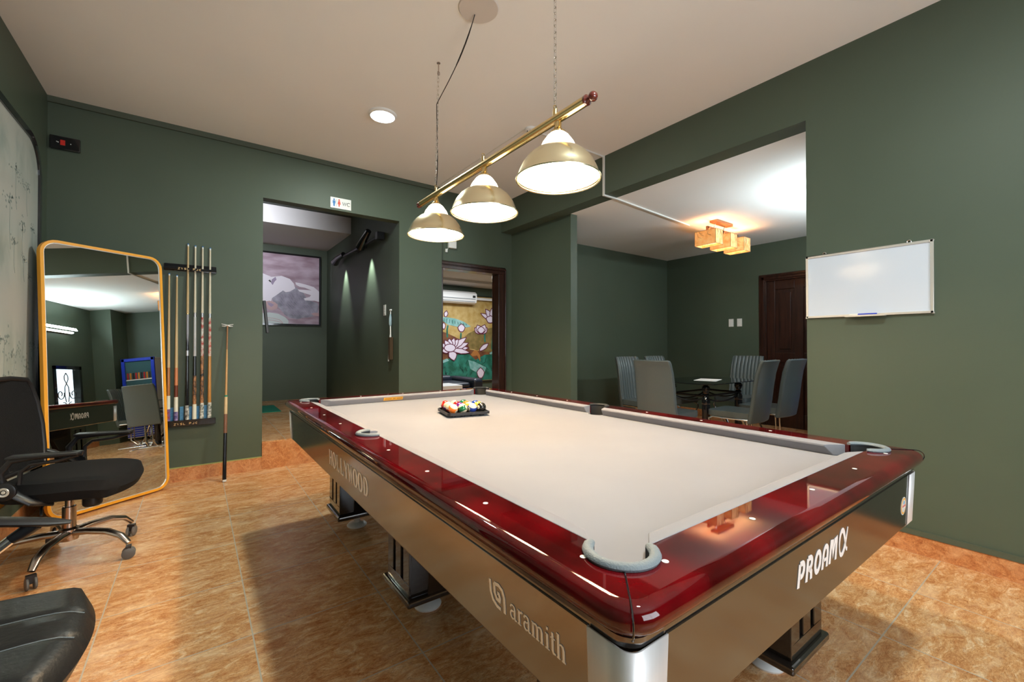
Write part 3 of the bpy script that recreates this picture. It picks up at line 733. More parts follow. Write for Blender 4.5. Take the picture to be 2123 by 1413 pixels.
def chain(y, z0, z1, lean):
    g = G(); z = z0; k = 0; L_ = .034
    while z < z1-.01:
        c = Vector((BX+lean*(z-z0), y, z+L_/2)); pts = []
        for i in range(14):
            q = 2*PI*i/14; a = .0065*math.cos(q); b = math.sin(q)*.0065 + (L_/2-.0045)*(1 if math.sin(q) > 0 else -1)
            pts.append(c + (Vector((a,0,b)) if k % 2 else Vector((0,a,b))))
        g.tube(pts, .0017, 6, 0, True); z += L_-.006; k += 1
    return g
for y, x_l in ((.889, 0), (2.069, .02)):
    c_ = pb(chain(y, BZ+.052, ZC-.08 if y > 2 else ZC-.02, x_l), 'chain', M['chrome'])
g = G(); g.tube([(BX+.017, 2.069, ZC-.085),(BX+.017,2.069,ZC)], .004, 8); g.tube([(BX+.017+.008*math.cos(q),2.069,ZC-.07+.014*math.sin(q)) for q in [2*PI*i/12 for i in range(12)]], .002, 6, 0, True)
g.lathe([(0,ZC-.004),(.012,ZC-.004),(.012,ZC)], 12, 0, Matrix.Translation((BX+.017,2.069,0)))
pb(g, 'ceiling_hook', M['steel'])
g = G(); g.lathe([(0,ZC-.02),(.006,ZC-.02),(.012,ZC-.004),(.012,ZC)], 12, 0, Matrix.Translation((BX,.889,0)))
pb(g, 'ceiling_hook', M['steel'])
g = G(); pts = bez((.62,1.55,ZC-.012),(.63,1.72,2.86),(.625,1.95,2.80),(.632,2.055,2.76),14)[:-1]+bez((.632,2.055,2.76),(.645,2.085,2.62),(.66,2.075,2.42),(.628,2.05,2.22),12)
g.tube(pts, [.0028]*2+[.0045]*4+[.0028]*(len(pts)-6), 8); pb(g, 'power_cord', M['black'])
g = G(); g.lathe([(0,ZC-.008),(.108,ZC-.008),(.112,ZC-.004),(.112,ZC)], 40, 0, Matrix.Translation((.62,1.51,0)))
tag(g.build('ceiling_cover_plate', M['rosep']), 'round pale cover plate on the ceiling where the lamp cord comes out', 'cover plate')
# recessed round ceiling light, and its twin nearer the window wall
cl = empty('ceiling_light', (.575, 2.925, ZC), 0, 'round bright white ceiling light left of the hanging lamp', 'ceiling light', 'round white ceiling lights')
g = G(); g.lathe([(.095,-.022),(.11,-.012),(.112,0)], 32); g.build('rim', M['white'], cl)
g = G(); g.lathe([(0,-.026),(.06,-.026),(.092,-.022)], 32); g.build('diffuser', M['led'], cl)
c2 = copy_tree(cl); c2.location = (.575, -.35, ZC); c2['label'] = 'round white ceiling light above the window end of the pool table'
# smoke detector and cable trunking
sd = empty('smoke_detector', (1.70, 2.40, ZC), 0, 'small white round smoke detector on the ceiling behind the hanging lamp', 'smoke detector')
g = G(); g.lathe([(0,-.045),(.028,-.045),(.034,-.036),(.036,-.022),(.05,-.018),(.052,0)], 28); g.build('housing', M['white'], sd)
g = G()
for i in range(8): q = 2*PI*i/8; g.box((-.005,-.002,-.034),(.005,.002,-.026),0,Matrix.Rotation(q,4,'Z') @ Matrix.Translation((0,.0352,0)))
g.build('vent_slots', M['dark'], sd)
g = G(); g.box((1.75, 2.392, ZC-.014), (XR-.014, 2.408, ZC)); g.box((XR-.014, 2.385, ZN), (XR, 2.405, ZC)); g.box((XR-.014, 2.385, ZN-.014), (2.82, 2.405, ZN)); 
X = Matrix.Translation((2.82, 2.395, ZN-.014)) @ Matrix.Rotation(math.atan2(2.52-2.395, 4.33-2.82), 4, 'Z'); g.box((0,-.01,0), (1.50,.01,.014), 0, X)
tag(g.build('cable_trunking', M['trunk']), 'thin white cable trunking running over beam and nook ceiling to the box lamp', 'cable trunking')
g = G(); g.box((1.655, 2.44, ZC-.006), (1.663, 4.12, ZC)); g.box((1.655,4.122,2.9),(1.663,4.13,ZC))
tag(g.build('ceiling_cable', M['trunk']), 'thin pale cable along the ceiling from the smoke detector to back wall', 'cable')

# ================================================================== NOOK BOX LAMP, TUBE
bl = empty('box_ceiling_lamp', (4.62, 2.26, ZN), 0, 'lit ceiling lamp of three patterned paper boxes in a row above the dining table', 'ceiling lamp')
g = G(); g.box((-.28,-.085,-.03),(.10,.005,0)); g.build('ceiling_plate', M['bronze'], bl, bevel=.003)
for s in (-.2,.02):
    g = G(); g.tube([(s,-.02,-.03), (s,-.0,-.08)], .005, 8); g.build('rod', M['chrome'], bl)
g = G(); g.box((-.35,-.012,-.105),(.37,.012,-.075))
for s in (-.335,.01,.355): g.box((s-.013,-.012,-.16),(s+.013,.012,-.08))
g.build('frame', M['bronze'], bl, bevel=.002)
for k, s in enumerate((-.31,.03,.36)):
    c = Vector((s, 0, 0)); w_ = .13; X0 = Matrix.Translation((c.x, 0, 0)) @ Matrix.Diagonal((.62,1,1,1))
    g = G()
    for a, b in (((-w_,-w_),(w_,-w_+.003)),((-w_,w_-.003),(w_,w_)),((-w_,-w_),(-w_+.003,w_)),((w_-.003,-w_),(w_,w_))): g.box((a[0],a[1],-.305),(b[0],b[1],-.135),0,X0)
    sh = g.build('paper_shade', M['shade'], bl)
    g = G()
    for z in (-.305,-.135):
        g.tube([X0@Vector(p) for p in ((-w_,-w_,z),(w_,-w_,z),(w_,w_,z),(-w_,w_,z))], .0025, 5, 0, True)
    for sx, sy in ((-1,-1),(1,-1),(1,1),(-1,1)): g.tube([X0@Vector((sx*w_,sy*w_,-.305)), X0@Vector((sx*w_,sy*w_,-.135))], .0025, 5)
    for q in range(5):   # branches drawn on the two faces seen from the room
        a = random.uniform(-.1,.1); zz = random.uniform(-.25,-.15)
        g.tube([X0@Vector((-w_-.001,a,zz)),X0@Vector((-w_-.001,a+.04,zz+.02)),X0@Vector((-w_-.001,a+random.uniform(.03,.1)*.6,-.14))], .0015, 4)
        g.tube([X0@Vector((a,-w_-.001,zz)),X0@Vector((a+.03,-w_-.001,zz+.03)),X0@Vector((a+.01,-w_-.001,-.14))], .0015, 4)
    g.build('shade_pattern', M['bronze'], sh)
    g = G(); g.box((-w_+.02,-w_+.02,-.273),(w_-.02,w_-.02,-.270),0,X0); g.build('diffuser', M['shadelight'], sh)
    g = G(); g.sphere((c.x,c.y,-.235), .018, 12); g.build('bulb', M['bulb'], sh)
tl = empty('tube_light', (4.3, NY0, 2.15), 0, 'bright white fluorescent tube high on the nook wall, seen in the mirror', 'tube light')
g = G(); g.box((-.6,0,-.02),(.6,.035,.02)); g.build('fitting', M['white'], tl)
g = G(); g.tube([(-.58,.05,0),(.58,.05,0)], .014, 12); g.build('tube', M['led'], tl)

# ================================================================== WHITEBOARD
wb = empty('whiteboard', (XR, .3215, 1.345), 0, 'small white wall board in a silver frame on the green right wall', 'whiteboard')
g = G(); g.box((-.012,-.295,.012),(0,.295,.393)); g.build('board_surface', M['wb'], wb)
g = G()
for y0,y1,z0,z1 in ((-.307,.307,0,.014),(-.307,.307,.391,.405),(-.307,-.293,0,.405),(.293,.307,0,.405)): g.box((-.018,y0,z0),(-.001,y1,z1))
g.build('board_frame', M['silver'], wb, bevel=.002)
g = G(); g.box((-.055,-.105,-.004),(-.018,.085,0)); g.box((-.057,-.105,-.004),(-.055,.085,.006)); g.build('pen_tray', M['silver'], wb)
for y in (-.205,.205):
    g = G(); g.tube([(-.006,y+.009*math.cos(q),.410+.009*math.sin(q)) for q in [2*PI*i/12 for i in range(12)]], .003, 6, 0, True); g.build('hanging_hook', M['chrome'], wb)
mk = empty('marker_pen', (XR-.036, .33, 1.3525), 0, 'blue and white marker pen on the whiteboard tray', 'marker pen')
g = G(); g.tube([(0,-.075,0),(0,.015,0)], .0075, 10); g.build('barrel', M['blue'], mk)
g = G(); g.tube([(0,.015,0),(0,.055,0),(0,.06,0)], [.0085,.0085,.006], 10); g.build('cap', M['white'], mk)

# ================================================================== WC SIGN and small wall things
sg = empty('wc_sign', (.565, YB, 2.64), 0, 'white WC sign with blue and red figures above the passage opening', 'sign')
g = G(); g.box((-.103,-.006,-.055),(.103,0,.055)); g.build('sign_plate', M['white'], sg)
def xz(o): return basis(o, (1,0,0), (0,0,1))
Xw = xz((0,-.006,0))
bluem = mat('sign_blue', (.02,.18,.5), .5); redm = mat('sign_red', (.7,.06,.03), .5)
g = G()
def person_pict(x, mi, skirt_):
    disc(g, .0085, 0, .0012, mi, Xw @ Matrix.Translation((x,.033,0)), 16)
    if skirt_: g.prism([[(x-.009,.022),(x-.016,-.012),(x-.006,-.012),(x-.006,-.035),(x+.006,-.035),(x+.006,-.012),(x+.016,-.012),(x+.009,.022)]], 0, .0012, mi, Xw)
    else: g.prism([[(x-.014,.022),(x-.014,-.008),(x-.009,-.008),(x-.008,-.037),(x+.008,-.037),(x+.009,-.008),(x+.014,-.008),(x+.014,.022)]], 0, .0012, mi, Xw)
person_pict(-.068, 0, False); person_pict(-.018, 1, True)
ribbon(g, [(-.043,-.038),(-.043,.040)], .002, 0, .0012, 2, Xw)
ribbon(g, [(.016,.018),(.025,-.016),(.034,.016),(.043,-.016),(.052,.018)], .005, 0, .0012, 2, Xw)
ribbon(g, [(.086+.0-.0+.004*0+ -.0+.0165*math.cos(math.radians(a)) -.008, .001+.0175*math.sin(math.radians(a))) for a in range(40,325,15)], .005, 0, .0012, 2, Xw)
for o_ in g.v: o_.y = -abs(o_.y)
g.build('sign_print', [bluem, redm, M['ink']], sg)
eb = empty('wall_timer_box', (-1.46, YB, 2.705), 0, 'black wall box with a red display near the upper left corner', 'wall box')
g = G(); g.box((-.085,-.03,-.05),(.082,0,.05)); g.build('housing', M['blackgloss'], eb, bevel=.006)
g = G(); g.box((-.026,-.034,-.018),(-.0,-.03,.02)); g.build('red_display', M['red'], eb)
g = G()
for x, z in ((-.045,.003),(-.038,.0),(.03,.0)): g.sphere((x,-.031,z), .004, 8)
g.build('button', M['white'], eb)
hb = empty('wall_junction_box', (1.885, 4.20, 2.40), 0, 'white junction box on the wall above the dark wooden doorway', 'junction box')
g = G(); g.box((-.05,-.035,-.045),(.055,0,.05)); g.build('box_housing', M['white'], hb, bevel=.004)
g = G(); g.box((-.085,-.02,-.10),(-.06,0,-.06)); g.tube([(-.06,-.008,-.075),(-.045,-.01,-.04)], .003, 6); g.build('plug', M['white'], hb, bevel=.003)
def switch(name, loc, X, w, h, n, label, horizontal=False):
    o = empty(name, loc, 0, label, 'switch')
    g = G(); g.box((-w/2,-h/2,0),(w/2,h/2,.008),0,X); g.build('plate', M['white'], o, bevel=.002)
    g = G()
    for i in range(n): g.box((-w*.28,-h*.36+i*h*.26,.008),(w*.28,-h*.18+i*h*.26,.011),0,X)
    g.build('rocker', M['paper'], o, bevel=.001); return o
Xm1 = basis((0,0,0), (0,-1,0), (0,0,1))
switch('light_switch', (NX, 2.92, 1.515), Xm1, .075, .12, 3, 'cream switch plate left of the pair on the dining nook wall')
switch('light_switch', (NX, 2.79, 1.515), Xm1, .075, .12, 1, 'plain white switch plate on the nook wall, nearer the dark door')
switch('light_switch', (OX1, 4.60, 1.59), Xm1, .07, .13, 3, 'white three-gang switch on the right wall of the passage')
# brush hanging in the passage
br = empty('table_brush', (OX1, 4.36, 1.50), 0, 'long handled table brush hanging on the passage wall beside the switch', 'brush')
g = G(); g.tube([(-.02,0,.07),(-.02,0,.03)], .007, 8); g.sphere((-.02,.012,.075), .012, 10); g.sphere((-.02,-.012,.075), .012, 10); g.build('hook', M['white'], br)
g = G(); g.tube([(-.022,0,.03),(-.024,0,-.02),(-.024,0,-.09),(-.022,0,-.11)], [.008,.016,.016,.009], 10); g.build('grip', mat('pale_blue_plastic', (.35,.48,.55), .5), br)
g = G(); g.tube([(-.022,0,-.10),(-.022,-.004,-.20),(-.022,.006,-.26),(-.022,.06,-.52)], [.008,.008,.014,.008], 10); g.build('handle', M['white'], br)
g = G(); g.box((-.045,-.045,-.50),(-.005,.01,-.24)); g.build('bristles', mat('brown_bristles', (.06,.035,.015), .9, bump=(300,.5)), br, bevel=.004)
# twin spotlight on the passage wall
sp = empty('twin_spotlight', (OX1, 5.6, 2.50), 0, 'black twin-headed spotlight fixture on the dark passage wall', 'spotlight')
g = G(); g.tube([(-.07,-.95,-.03),(-.07,.65,.0)], .02, 10); g.box((-.07,-.3,-.03),(0,.1,.03)); g.box((-.09,-.98,-.05),(0,-.9,.04)); g.build('arm_rail', M['black'], sp, bevel=.004)
for y0, y1 in ((-.62,-.35),(.55,.95)):
    g = G(); g.tube([(-.08,y0,.12 if y0<0 else .02),(-.10,(y0+y1)/2,.03 if y0<0 else 0),(-.10,y1,-.04)], [.035,.045,.06], 18); g.build('lamp_head', M['blackgloss'], sp)
# picture of a head massage
pic = empty('massage_picture', (.62, 7.5, 2.09), 0, 'large framed picture of a reclining face with a hand in the hair, end of passage', 'picture')
def PQ(px, py): p = at(px, py, 1, 7.47); return (p.x-.62, p.z-2.09)
k = 1/7.065
def Q(*pts): return [PQ(530+a*k, 500+b*k) for a, b in pts]
x1_, z1_ = PQ(661.5, 535.5); _, z0_ = PQ(661.5, 672.5); x0_ = -.80
Xp = xz((0,-.03,0))
pics = {'bgp': mat('picture_mauve', (.30,.19,.24), .4, noise=((.58,.46,.56), 2.5, (1,1,3), 3)), 'skin': mat('picture_pale_skin', (.88,.84,.93), .4), 'pink': mat('picture_pink_skin', (.55,.36,.38), .4),
 'hair': mat('picture_hair', (.20,.20,.25), .4, noise=((.42,.40,.50), 9, (1,1,1), 6)), 'towel': mat('picture_towel', (.6,.68,.68), .4), 'lilac': mat('picture_lilac', (.35,.28,.42), .4), 'dk': M['ink']}
g = G(); g.box((x0_,-.03,z0_),(x1_,0,z1_)); g.build('print', pics['bgp'], pic)
def shape(pts, m, lv, name='printed_shape', par=None, X=None):
    g = G(); g.prism([pts], lv*.0012, lv*.0012+.001, 0, X or Xp); return g.build(name, m, par or pic)
face = Q((100,465),(150,485),(230,520),(300,500),(380,505),(450,520),(500,550),(550,610),(575,690),(540,760),(470,790),(360,790),(250,800),(200,880),(100,880))
hair = Q((560,640),(600,680),(700,760),(760,860),(900,900),(925,960),(900,1080),(800,1110),(690,1120),(600,1140),(500,1120),(430,1080),(330,960),(250,870),(240,830),(300,790),(400,720),(470,700))
shape(hair, pics['hair'], 1, 'hair_shape'); shape([(x0_,0)]*0+Q((100,465),(230,520),(380,505),(500,550),(560,620),(580,690),(500,735),(440,745),(400,720),(300,790),(240,830),(220,890),(100,880)), pics['skin'], 2, 'face_shape')
shape([(x0_+.02,.2),(x0_+.3,.3),Q((100,465))[0],Q((100,880))[0],(x0_+.4,-.15),(x0_+.02,-.2)], pics['skin'], 2, 'face_shape')
shape(Q((235,560),(290,520),(305,560),(270,600),(250,640),(225,610)), pics['lilac'], 3, 'eye_shape'); shape(Q((185,575),(210,560),(232,600),(215,598)), pics['dk'], 3.5, 'lash_shape')
shape(Q((140,880),(200,870),(280,890),(325,930),(310,985),(250,1010),(190,1000),(150,960)), pics['pink'], 3, 'ear_shape')
shape(Q((170,890),(230,905),(270,930),(230,960),(190,935)), pics['lilac'], 3.6, 'ear_shape')
shape(Q((580,600),(640,610),(740,635),(850,670),(932,740),(932,890),(860,870),(800,870),(720,865),(705,835),(790,815),(810,790),(700,755),(640,735),(615,705),(700,710),(820,720),(720,680),(640,665),(590,635)), pics['skin'], 4, 'hand_shape')
shape(Q((810,1060),(860,1045),(932,1050),(932,1098),(850,1088)), pics['pink'], 4, 'thumb_shape')
shape(Q((100,1050),(200,1040),(330,1060),(430,1110),(480,1160),(480,1205),(100,1215)), pics['towel'], 4, 'towel_shape')
for dz in (0, 30): 
    g = G(); ribbon(g, Q((170,1120+dz),(260,1125+dz),(350,1150+dz),(400,1195+dz*.4)), .008, .006, .0065, 0, Xp); g.build('towel_fold', pics['pink'], pic)
g = G()
for i in range(11):
    a = i*38; ribbon(g, Q((300+a*.9,800-i*6),(370+a*.95,900),(460+a,1000),(560+a*.9,1080)), .006, .0022, .0028, 0, Xp)
g.build('hair_strands', pics['lilac'], pic)
g = G()
for a,b,c,d_ in ((x0_-.03,x1_+.028,z1_,z1_+.028),(x0_-.03,x1_+.028,z0_-.028,z0_),(x0_-.03,x0_,z0_,z1_),(x1_,x1_+.028,z0_,z1_)): g.box((a,-.045,c),(b,0,d_))
g.build('picture_frame', M['blackgloss'], pic)
# slanted dark handle-like bar on the left jamb of the passage
g = G(); p0 = at(549, 627, 1, 4.35); p1 = at(557, 684, 1, 4.35)
g.box((-.026,-.02,-.30),(.0,.02,.02)); 
wbk = g.build('wall_bracket', M['black'], None, bevel=.004, loc=(p0.x+.008, 4.35, p0.z), rot=(0,-.10,0)); tag(wbk, 'black glossy bracket leaning from the left side of the passage opening', 'bracket')
g = G(); g.box((-.10,.27+4.35-4.35,0),(.0,.3,.02))
a, b = at(545,838,2,OZ0), at(585,848,2,OZ0)
g = G(); g.box((-.75, 6.12, OZ0), (.30, 6.85, OZ0+.008)); tag(g.build('door_mat', M['green']), 'bright green mat on the raised passage floor', 'mat')

# ================================================================== LANDSCAPE PANEL ON THE LEFT WALL
lp = empty('landscape_panel', (XL, 2.75, .0), 0, 'tall round cornered panel of a grey ink landscape on the left wall', 'picture')
m = bpy.data.materials.new('ink_wash_landscape'); m.use_nodes = True; nt = m.node_tree; N = nt.nodes; L = nt.links
tc = N.new('ShaderNodeTexCoord'); sp_ = N.new('ShaderNodeSeparateXYZ'); L.new(tc.outputs['Object'], sp_.inputs[0])
n = N.new('ShaderNodeTexNoise'); n.inputs['Scale'].default_value = 2.2; n.inputs['Detail'].default_value = 9; n.inputs['Roughness'].default_value = .62; n.inputs['Distortion'].default_value = .5
mpp = N.new('ShaderNodeMapping'); mpp.inputs['Scale'].default_value = (1, 2.0, .8); L.new(tc.outputs['Object'], mpp.inputs[0]); L.new(mpp.outputs[0], n.inputs[0])
r = N.new('ShaderNodeValToRGB'); ee = r.color_ramp.elements; ee[0].position = .42; ee[0].color = (.50,.52,.48,1); ee[1].position = .60; ee[1].color = (.34,.39,.36,1)
L.new(n.outputs[0], r.inputs[0]); n2 = N.new('ShaderNodeTexNoise'); n2.inputs['Scale'].default_value = .9; L.new(tc.outputs['Object'], n2.inputs[0])
r2 = N.new('ShaderNodeValToRGB'); e2 = r2.color_ramp.elements; e2[0].position = .4; e2[0].color = (.52,.51,.47,1); e2[1].position = .6; e2[1].color = (.42,.50,.46,1); L.new(n2.outputs[0], r2.inputs[0])
mw = N.new('ShaderNodeTexWave'); mw.inputs['Scale'].default_value = .55; mw.bands_direction = 'Z'; mw.inputs['Distortion'].default_value = 3; L.new(tc.outputs['Object'], mw.inputs[0])
mx = N.new('ShaderNodeMix'); mx.data_type = 'RGBA'; L.new(mw.outputs[1], mx.inputs[0]); L.new(r.outputs[0], mx.inputs[6]); L.new(r2.outputs[0], mx.inputs[7]); L.new(mx.outputs[2], N['Principled BSDF'].inputs['Base Color']); N['Principled BSDF'].inputs['Roughness'].default_value = .35
Xlw = basis((.02,0,0), (0,1,0), (0,0,1))
py0, py1, pz0, pz1, pr0 = -1.12, 1.12, .25, 2.58, .26
g = G(); g.prism([rrect(py0+.03, pz0+.03, py1-.03, pz1-.03, pr0-.03, 10)], -.012, 0, 0, Xlw); g.build('painting', m, lp)
g = G(); g.prism([rrect(py0, pz0, py1, pz1, pr0, 10), rrect(py0+.045, pz0+.045, py1-.045, pz1-.045, pr0-.04, 10)[::-1]], -.02, .012, 0, Xlw); g.build('panel_frame', M['blackgloss'], lp, bevel=.006)
g = G()   # ink trees and crags, thin brush marks on the painting
for (cy, cz, s) in ((.62,2.24,1),(.83,2.20,.8),(.52,2.05,1.3),(.75,1.93,1),(.95,1.95,.7),(.6,1.80,.8),(.78,1.72,.6),(.9,1.62,.5),(.45,1.2,1.4),(.62,1.12,1.5),(.85,1.05,1.3),(.98,1.16,.9),(.5,.95,1.6),(.75,.9,1.2)):
    for i in range(26):
        a = random.gauss(0,.045*s); b = random.gauss(0,.022*s)
        ribbon(g, [(cy+a,cz+b),(cy+a+.012,cz+b+random.uniform(-.01,.01))], random.uniform(.004,.012)*s, 0, .0006, 0, Xlw)
    ribbon(g, bez((cy,cz,0),(cy+.01,cz-.08*s,0),(cy-.02,cz-.14*s,0),(cy+.02,cz-.24*s,0),6), .006, 0, .0006, 0, Xlw)
g.build('ink_marks', mat('grey_green_ink', (.24,.28,.26), .5), lp)

# ================================================================== STANDING MIRROR
ya, ti = math.radians(36.25), math.radians(3.5)
hx_ = Vector((math.cos(ya), math.sin(ya), 0)); nn = Vector((math.sin(ya)*math.cos(ti), -math.cos(ya)*math.cos(ti), math.sin(ti))); up_ = hx_.cross(nn)*-1
if up_.z < 0: up_ = -up_
P0 = Vector((-1.309, 3.608, 0))
def onm(px, py):
    d_ = _fw + (px-1061.5)/FPX*_r - (py-706.5)/FPX*_u; return CAM + d_*(((P0-CAM).dot(nn))/d_.dot(nn))
cL = (onm(84,620)-P0).dot(hx_); cR = (onm(343,800)-P0).dot(hx_); top = (onm(200,516)-P0).dot(up_)
MW = cR-cL; cen = P0 + hx_*(cL+cR)/2
mo = empty('standing_mirror', (cen.x, cen.y, .012), 0, 'large round cornered mirror in a thin orange frame on the floor', 'mirror')
Xmm = Matrix(((hx_.x,up_.x,nn.x,0),(hx_.y,up_.y,nn.y,0),(hx_.z,up_.z,nn.z,0),(0,0,0,1)))
g = G(); g.prism([rrect(-MW/2+.012,.012,MW/2-.012,top-.012,.075)], -.010, -.0, 0, Xmm); g.build('mirror_glass', M['mirror'], mo)
g = G(); g.prism([rrect(-MW/2,0,MW/2,top,.09), rrect(-MW/2+.018,.018,MW/2-.018,top-.018,.072)[::-1]], -.03, .008, 0, Xmm); g.build('mirror_frame', M['goldframe'], mo, bevel=.003)
g = G(); g.prism([rrect(-MW/2+.018,.018,MW/2-.018,top-.018,.072), rrect(-MW/2+.022,.022,MW/2-.022,top-.022,.068)[::-1]], -.002, .004, 0, Xmm); g.build('inner_edge', M['silver'], mo)
g = G(); g.prism([rrect(-MW/2+.01,.01,MW/2-.01,top-.01,.08)], -.028, -.012, 0, Xmm); g.build('backing_board', M['dark'], mo)
g = G()
tb_ = Xmm @ Vector((0, 1.0, -.03)); ft = Vector((tb_.x - nn.x*.16, tb_.y - nn.y*.16, 0))
g.tube([tb_, Vector((ft.x, ft.y, .0))], .008, 8)
g.build('rear_prop', M['black'], mo)

# ================================================================== CUE RACK AND CUES
ck = empty('cue_rack', (-.685, YB, 0), 0, 'black two-bar wall rack holding pool cues right of the mirror', 'cue rack')
g = G(); g.box((-.183,-.012,1.805),(.182,0,1.865)); g.box((-.183,-.05,1.812),(.182,-.012,1.832)); g.build('top_bar', M['blackgloss'], ck, bevel=.003)
g = G(); g.box((-.183,-.06,.478),(.182,0,.530)); g.build('bottom_bar', M['blackgloss'], ck, bevel=.003)
def zstrokes(c):
    return {'Z':[(0,1),(.8,1),(0,0),(.8,0)],'Y':[(0,1),(.4,.5),(.8,1),(.4,.5),(.4,0)],'S':[(.8,.9),(.4,1),(.05,.8),(.4,.5),(.78,.25),(.4,0),(0,.1)],'L':[(0,1),(0,0),(.8,0)],
            'P':[(0,0),(0,1),(.6,1),(.75,.75),(.6,.5),(0,.5)],'J':[(.7,1),(.7,.15),(.35,0),(0,.2)],'C':[(.8,.85),(.4,1),(.05,.6),(.05,.35),(.4,0),(.8,.15)]}[c]
for zz, yy, sh in ((1.814,-.0505,0), (.492,-.0605,-.02)):
    g = G(); ox = -.088+sh
    for c in 'ZYSL PJC':
        if c != ' ': ribbon(g, [(ox+p[0]*.015, p[1]*.015) for p in zstrokes(c)], .003, 0, .001, 0, xz((0,yy,zz)))
        ox += .021 if c != ' ' else .02
    for v in g.v: v.y = yy-abs(v.y-yy)
    o = g.build('lettering', M['gold'], ck); o['label'] = 'gold ZYSL PJC lettering'
woodm = mat('pale_maple', (.62,.45,.24), .35, noise=((.56,.38,.18), 20, (1,1,.1), 3)); woodl = mat('white_ash', (.68,.60,.46), .35)
butt1 = mat('orange_brown_butt', (.42,.16,.04), .25, coat=.5); butt2 = mat('dark_red_butt', (.16,.035,.015), .25, coat=.5)
pat1 = mat('colour_printed_butt', (.6,.6,.55), .3, noise=((.35,.04,.03), 45, (1,1,1), 4)); pat2 = mat('black_white_print', (.03,.03,.03), .3, noise=((.75,.75,.7), 55, (1,1,.7), 3))
pat3 = mat('white_marbled_wrap', (.8,.8,.76), .35, noise=((.08,.10,.08), 60, (1,1,1), 3)); pat4 = mat('black_orange_print', (.015,.015,.015), .3, noise=((.45,.2,.08), 50, (1,1,.7), 2))
pat5 = mat('purple_red_print', (.25,.03,.03), .4, noise=((.2,.15,.4), 40, (1,1,1), 3)); offw = mat('cream_grip', (.75,.74,.62), .5); slv = mat('silver_points', (.45,.45,.48), .25, .7)
def cue(loc, rot, length, segs, label, name='pool_cue'):
    """segs: (name, fraction start, fraction end, material) measured from the butt"""
    o = empty(name, loc, 0, label, 'cue', 'cues standing in the wall rack'); o.rotation_euler = rot
    rad = lambda f: .0145 + (.0062-.0145)*min(1, f/.96)
    for nm, a, b, m in segs:
        g = G(); k = 6
        g.tube([(0,0,length*(a+(b-a)*i/k)) for i in range(k+1)], [rad(a+(b-a)*i/k)+(.0008 if 'wrap' in nm or 'collar' in nm else 0) for i in range(k+1)], 14)
        g.build(nm, m, o)
    return o
L1 = 1.50
ck_z = .532
def shaft(a, m=woodm): return [('shaft', a, .985, m), ('ferrule', .985, .995, M['white']), ('tip', .995, 1.0, bluem)]
cue((-.833,4.095,ck_z), (-.030,0,0), 1.245, [('butt_wrap',0,.08,pat5),('grip_wrap',.08,.17,offw),('butt',.17,.36,butt1)]+shaft(.36), 'short pale wooden cue nearest the mirror in the wall rack')
cue((-.781,4.095,ck_z), (-.030,0,0), 1.235, [('butt_wrap',0,.06,mat('navy_lilac_print',(.05,.05,.2),.4,noise=((.4,.3,.5),40,(1,1,1),2))),('grip_wrap',.06,.16,offw),('butt',.16,.24,butt2),('points',.24,.36,mat('salmon_points',(.62,.22,.09),.3))]+shaft(.36), 'short cue with a dark red butt, second from the mirror')
cue((-.706,4.095,ck_z), (-.030,0,0), 1.515, [('butt_cap_wrap',0,.08,pat2),('grip',.08,.36,M['blackgloss']),('collar_ring',.36,.39,slv),('points',.39,.595,mat('black_silver_points',(.012,.012,.02),.15,coat=.5,noise=((.4,.4,.45),16,(1,1,.15),1))),('collar',.595,.60,M['brass'])]+shaft(.60), 'tall cue with a long plain black and silver lower half')
cue((-.655,4.095,ck_z), (-.030,0,0), 1.505, [('butt_cap_wrap',0,.085,offw),('grip',.085,.25,pat4),('upper_grip',.25,.36,M['blackgloss']),('points',.36,.585,mat('pale_grey_butt',(.4,.4,.42),.25,noise=((.6,.6,.58),8,(1,1,.3),2))),('collar',.585,.61,slv)]+shaft(.61,woodl), 'tall cue with a silver grey upper butt and white foot wrap')
cue((-.603,4.095,ck_z), (-.030,0,0), 1.505, [('butt_cap_wrap',0,.09,pat3),('grip',.09,.36,pat4),('printed_butt',.36,.585,pat1),('collar',.585,.61,slv)]+shaft(.61,woodl), 'tall cue with black grip and colourful printed upper butt, fifth from mirror')
cue((-.549,4.095,ck_z), (-.030,0,0), 1.50, [('butt_cap_wrap',0,.09,pat3),('grip',.09,.36,mat('amber_butt',(.5,.22,.05),.25,coat=.5)),('printed_butt',.36,.585,mat('bright_print',(.65,.6,.5),.3,noise=((.45,.05,.04),38,(1,1,1),3))),('collar',.585,.61,slv)]+shaft(.61,woodl), 'tall cue with plain amber grip, nearest the passage in the rack')
for i, (x, h) in enumerate(((-.807,.108),(-.743,.112),(-.680,.108),(-.629,.108),(-.576,.112))):
    g = G(); g.box((-.013,-.004,0),(.013,.004,h)); o = g.build('blue_card', M['bluecard'], None, loc=(x,4.13,.530))
    tag(o, 'upright blue printed card strip between cues %s' % ['one and two from the mirror','two and three from the mirror','three and four from the mirror','four and five from the mirror','five and six from the mirror'][i], 'card', 'blue card strips along the cue rack')
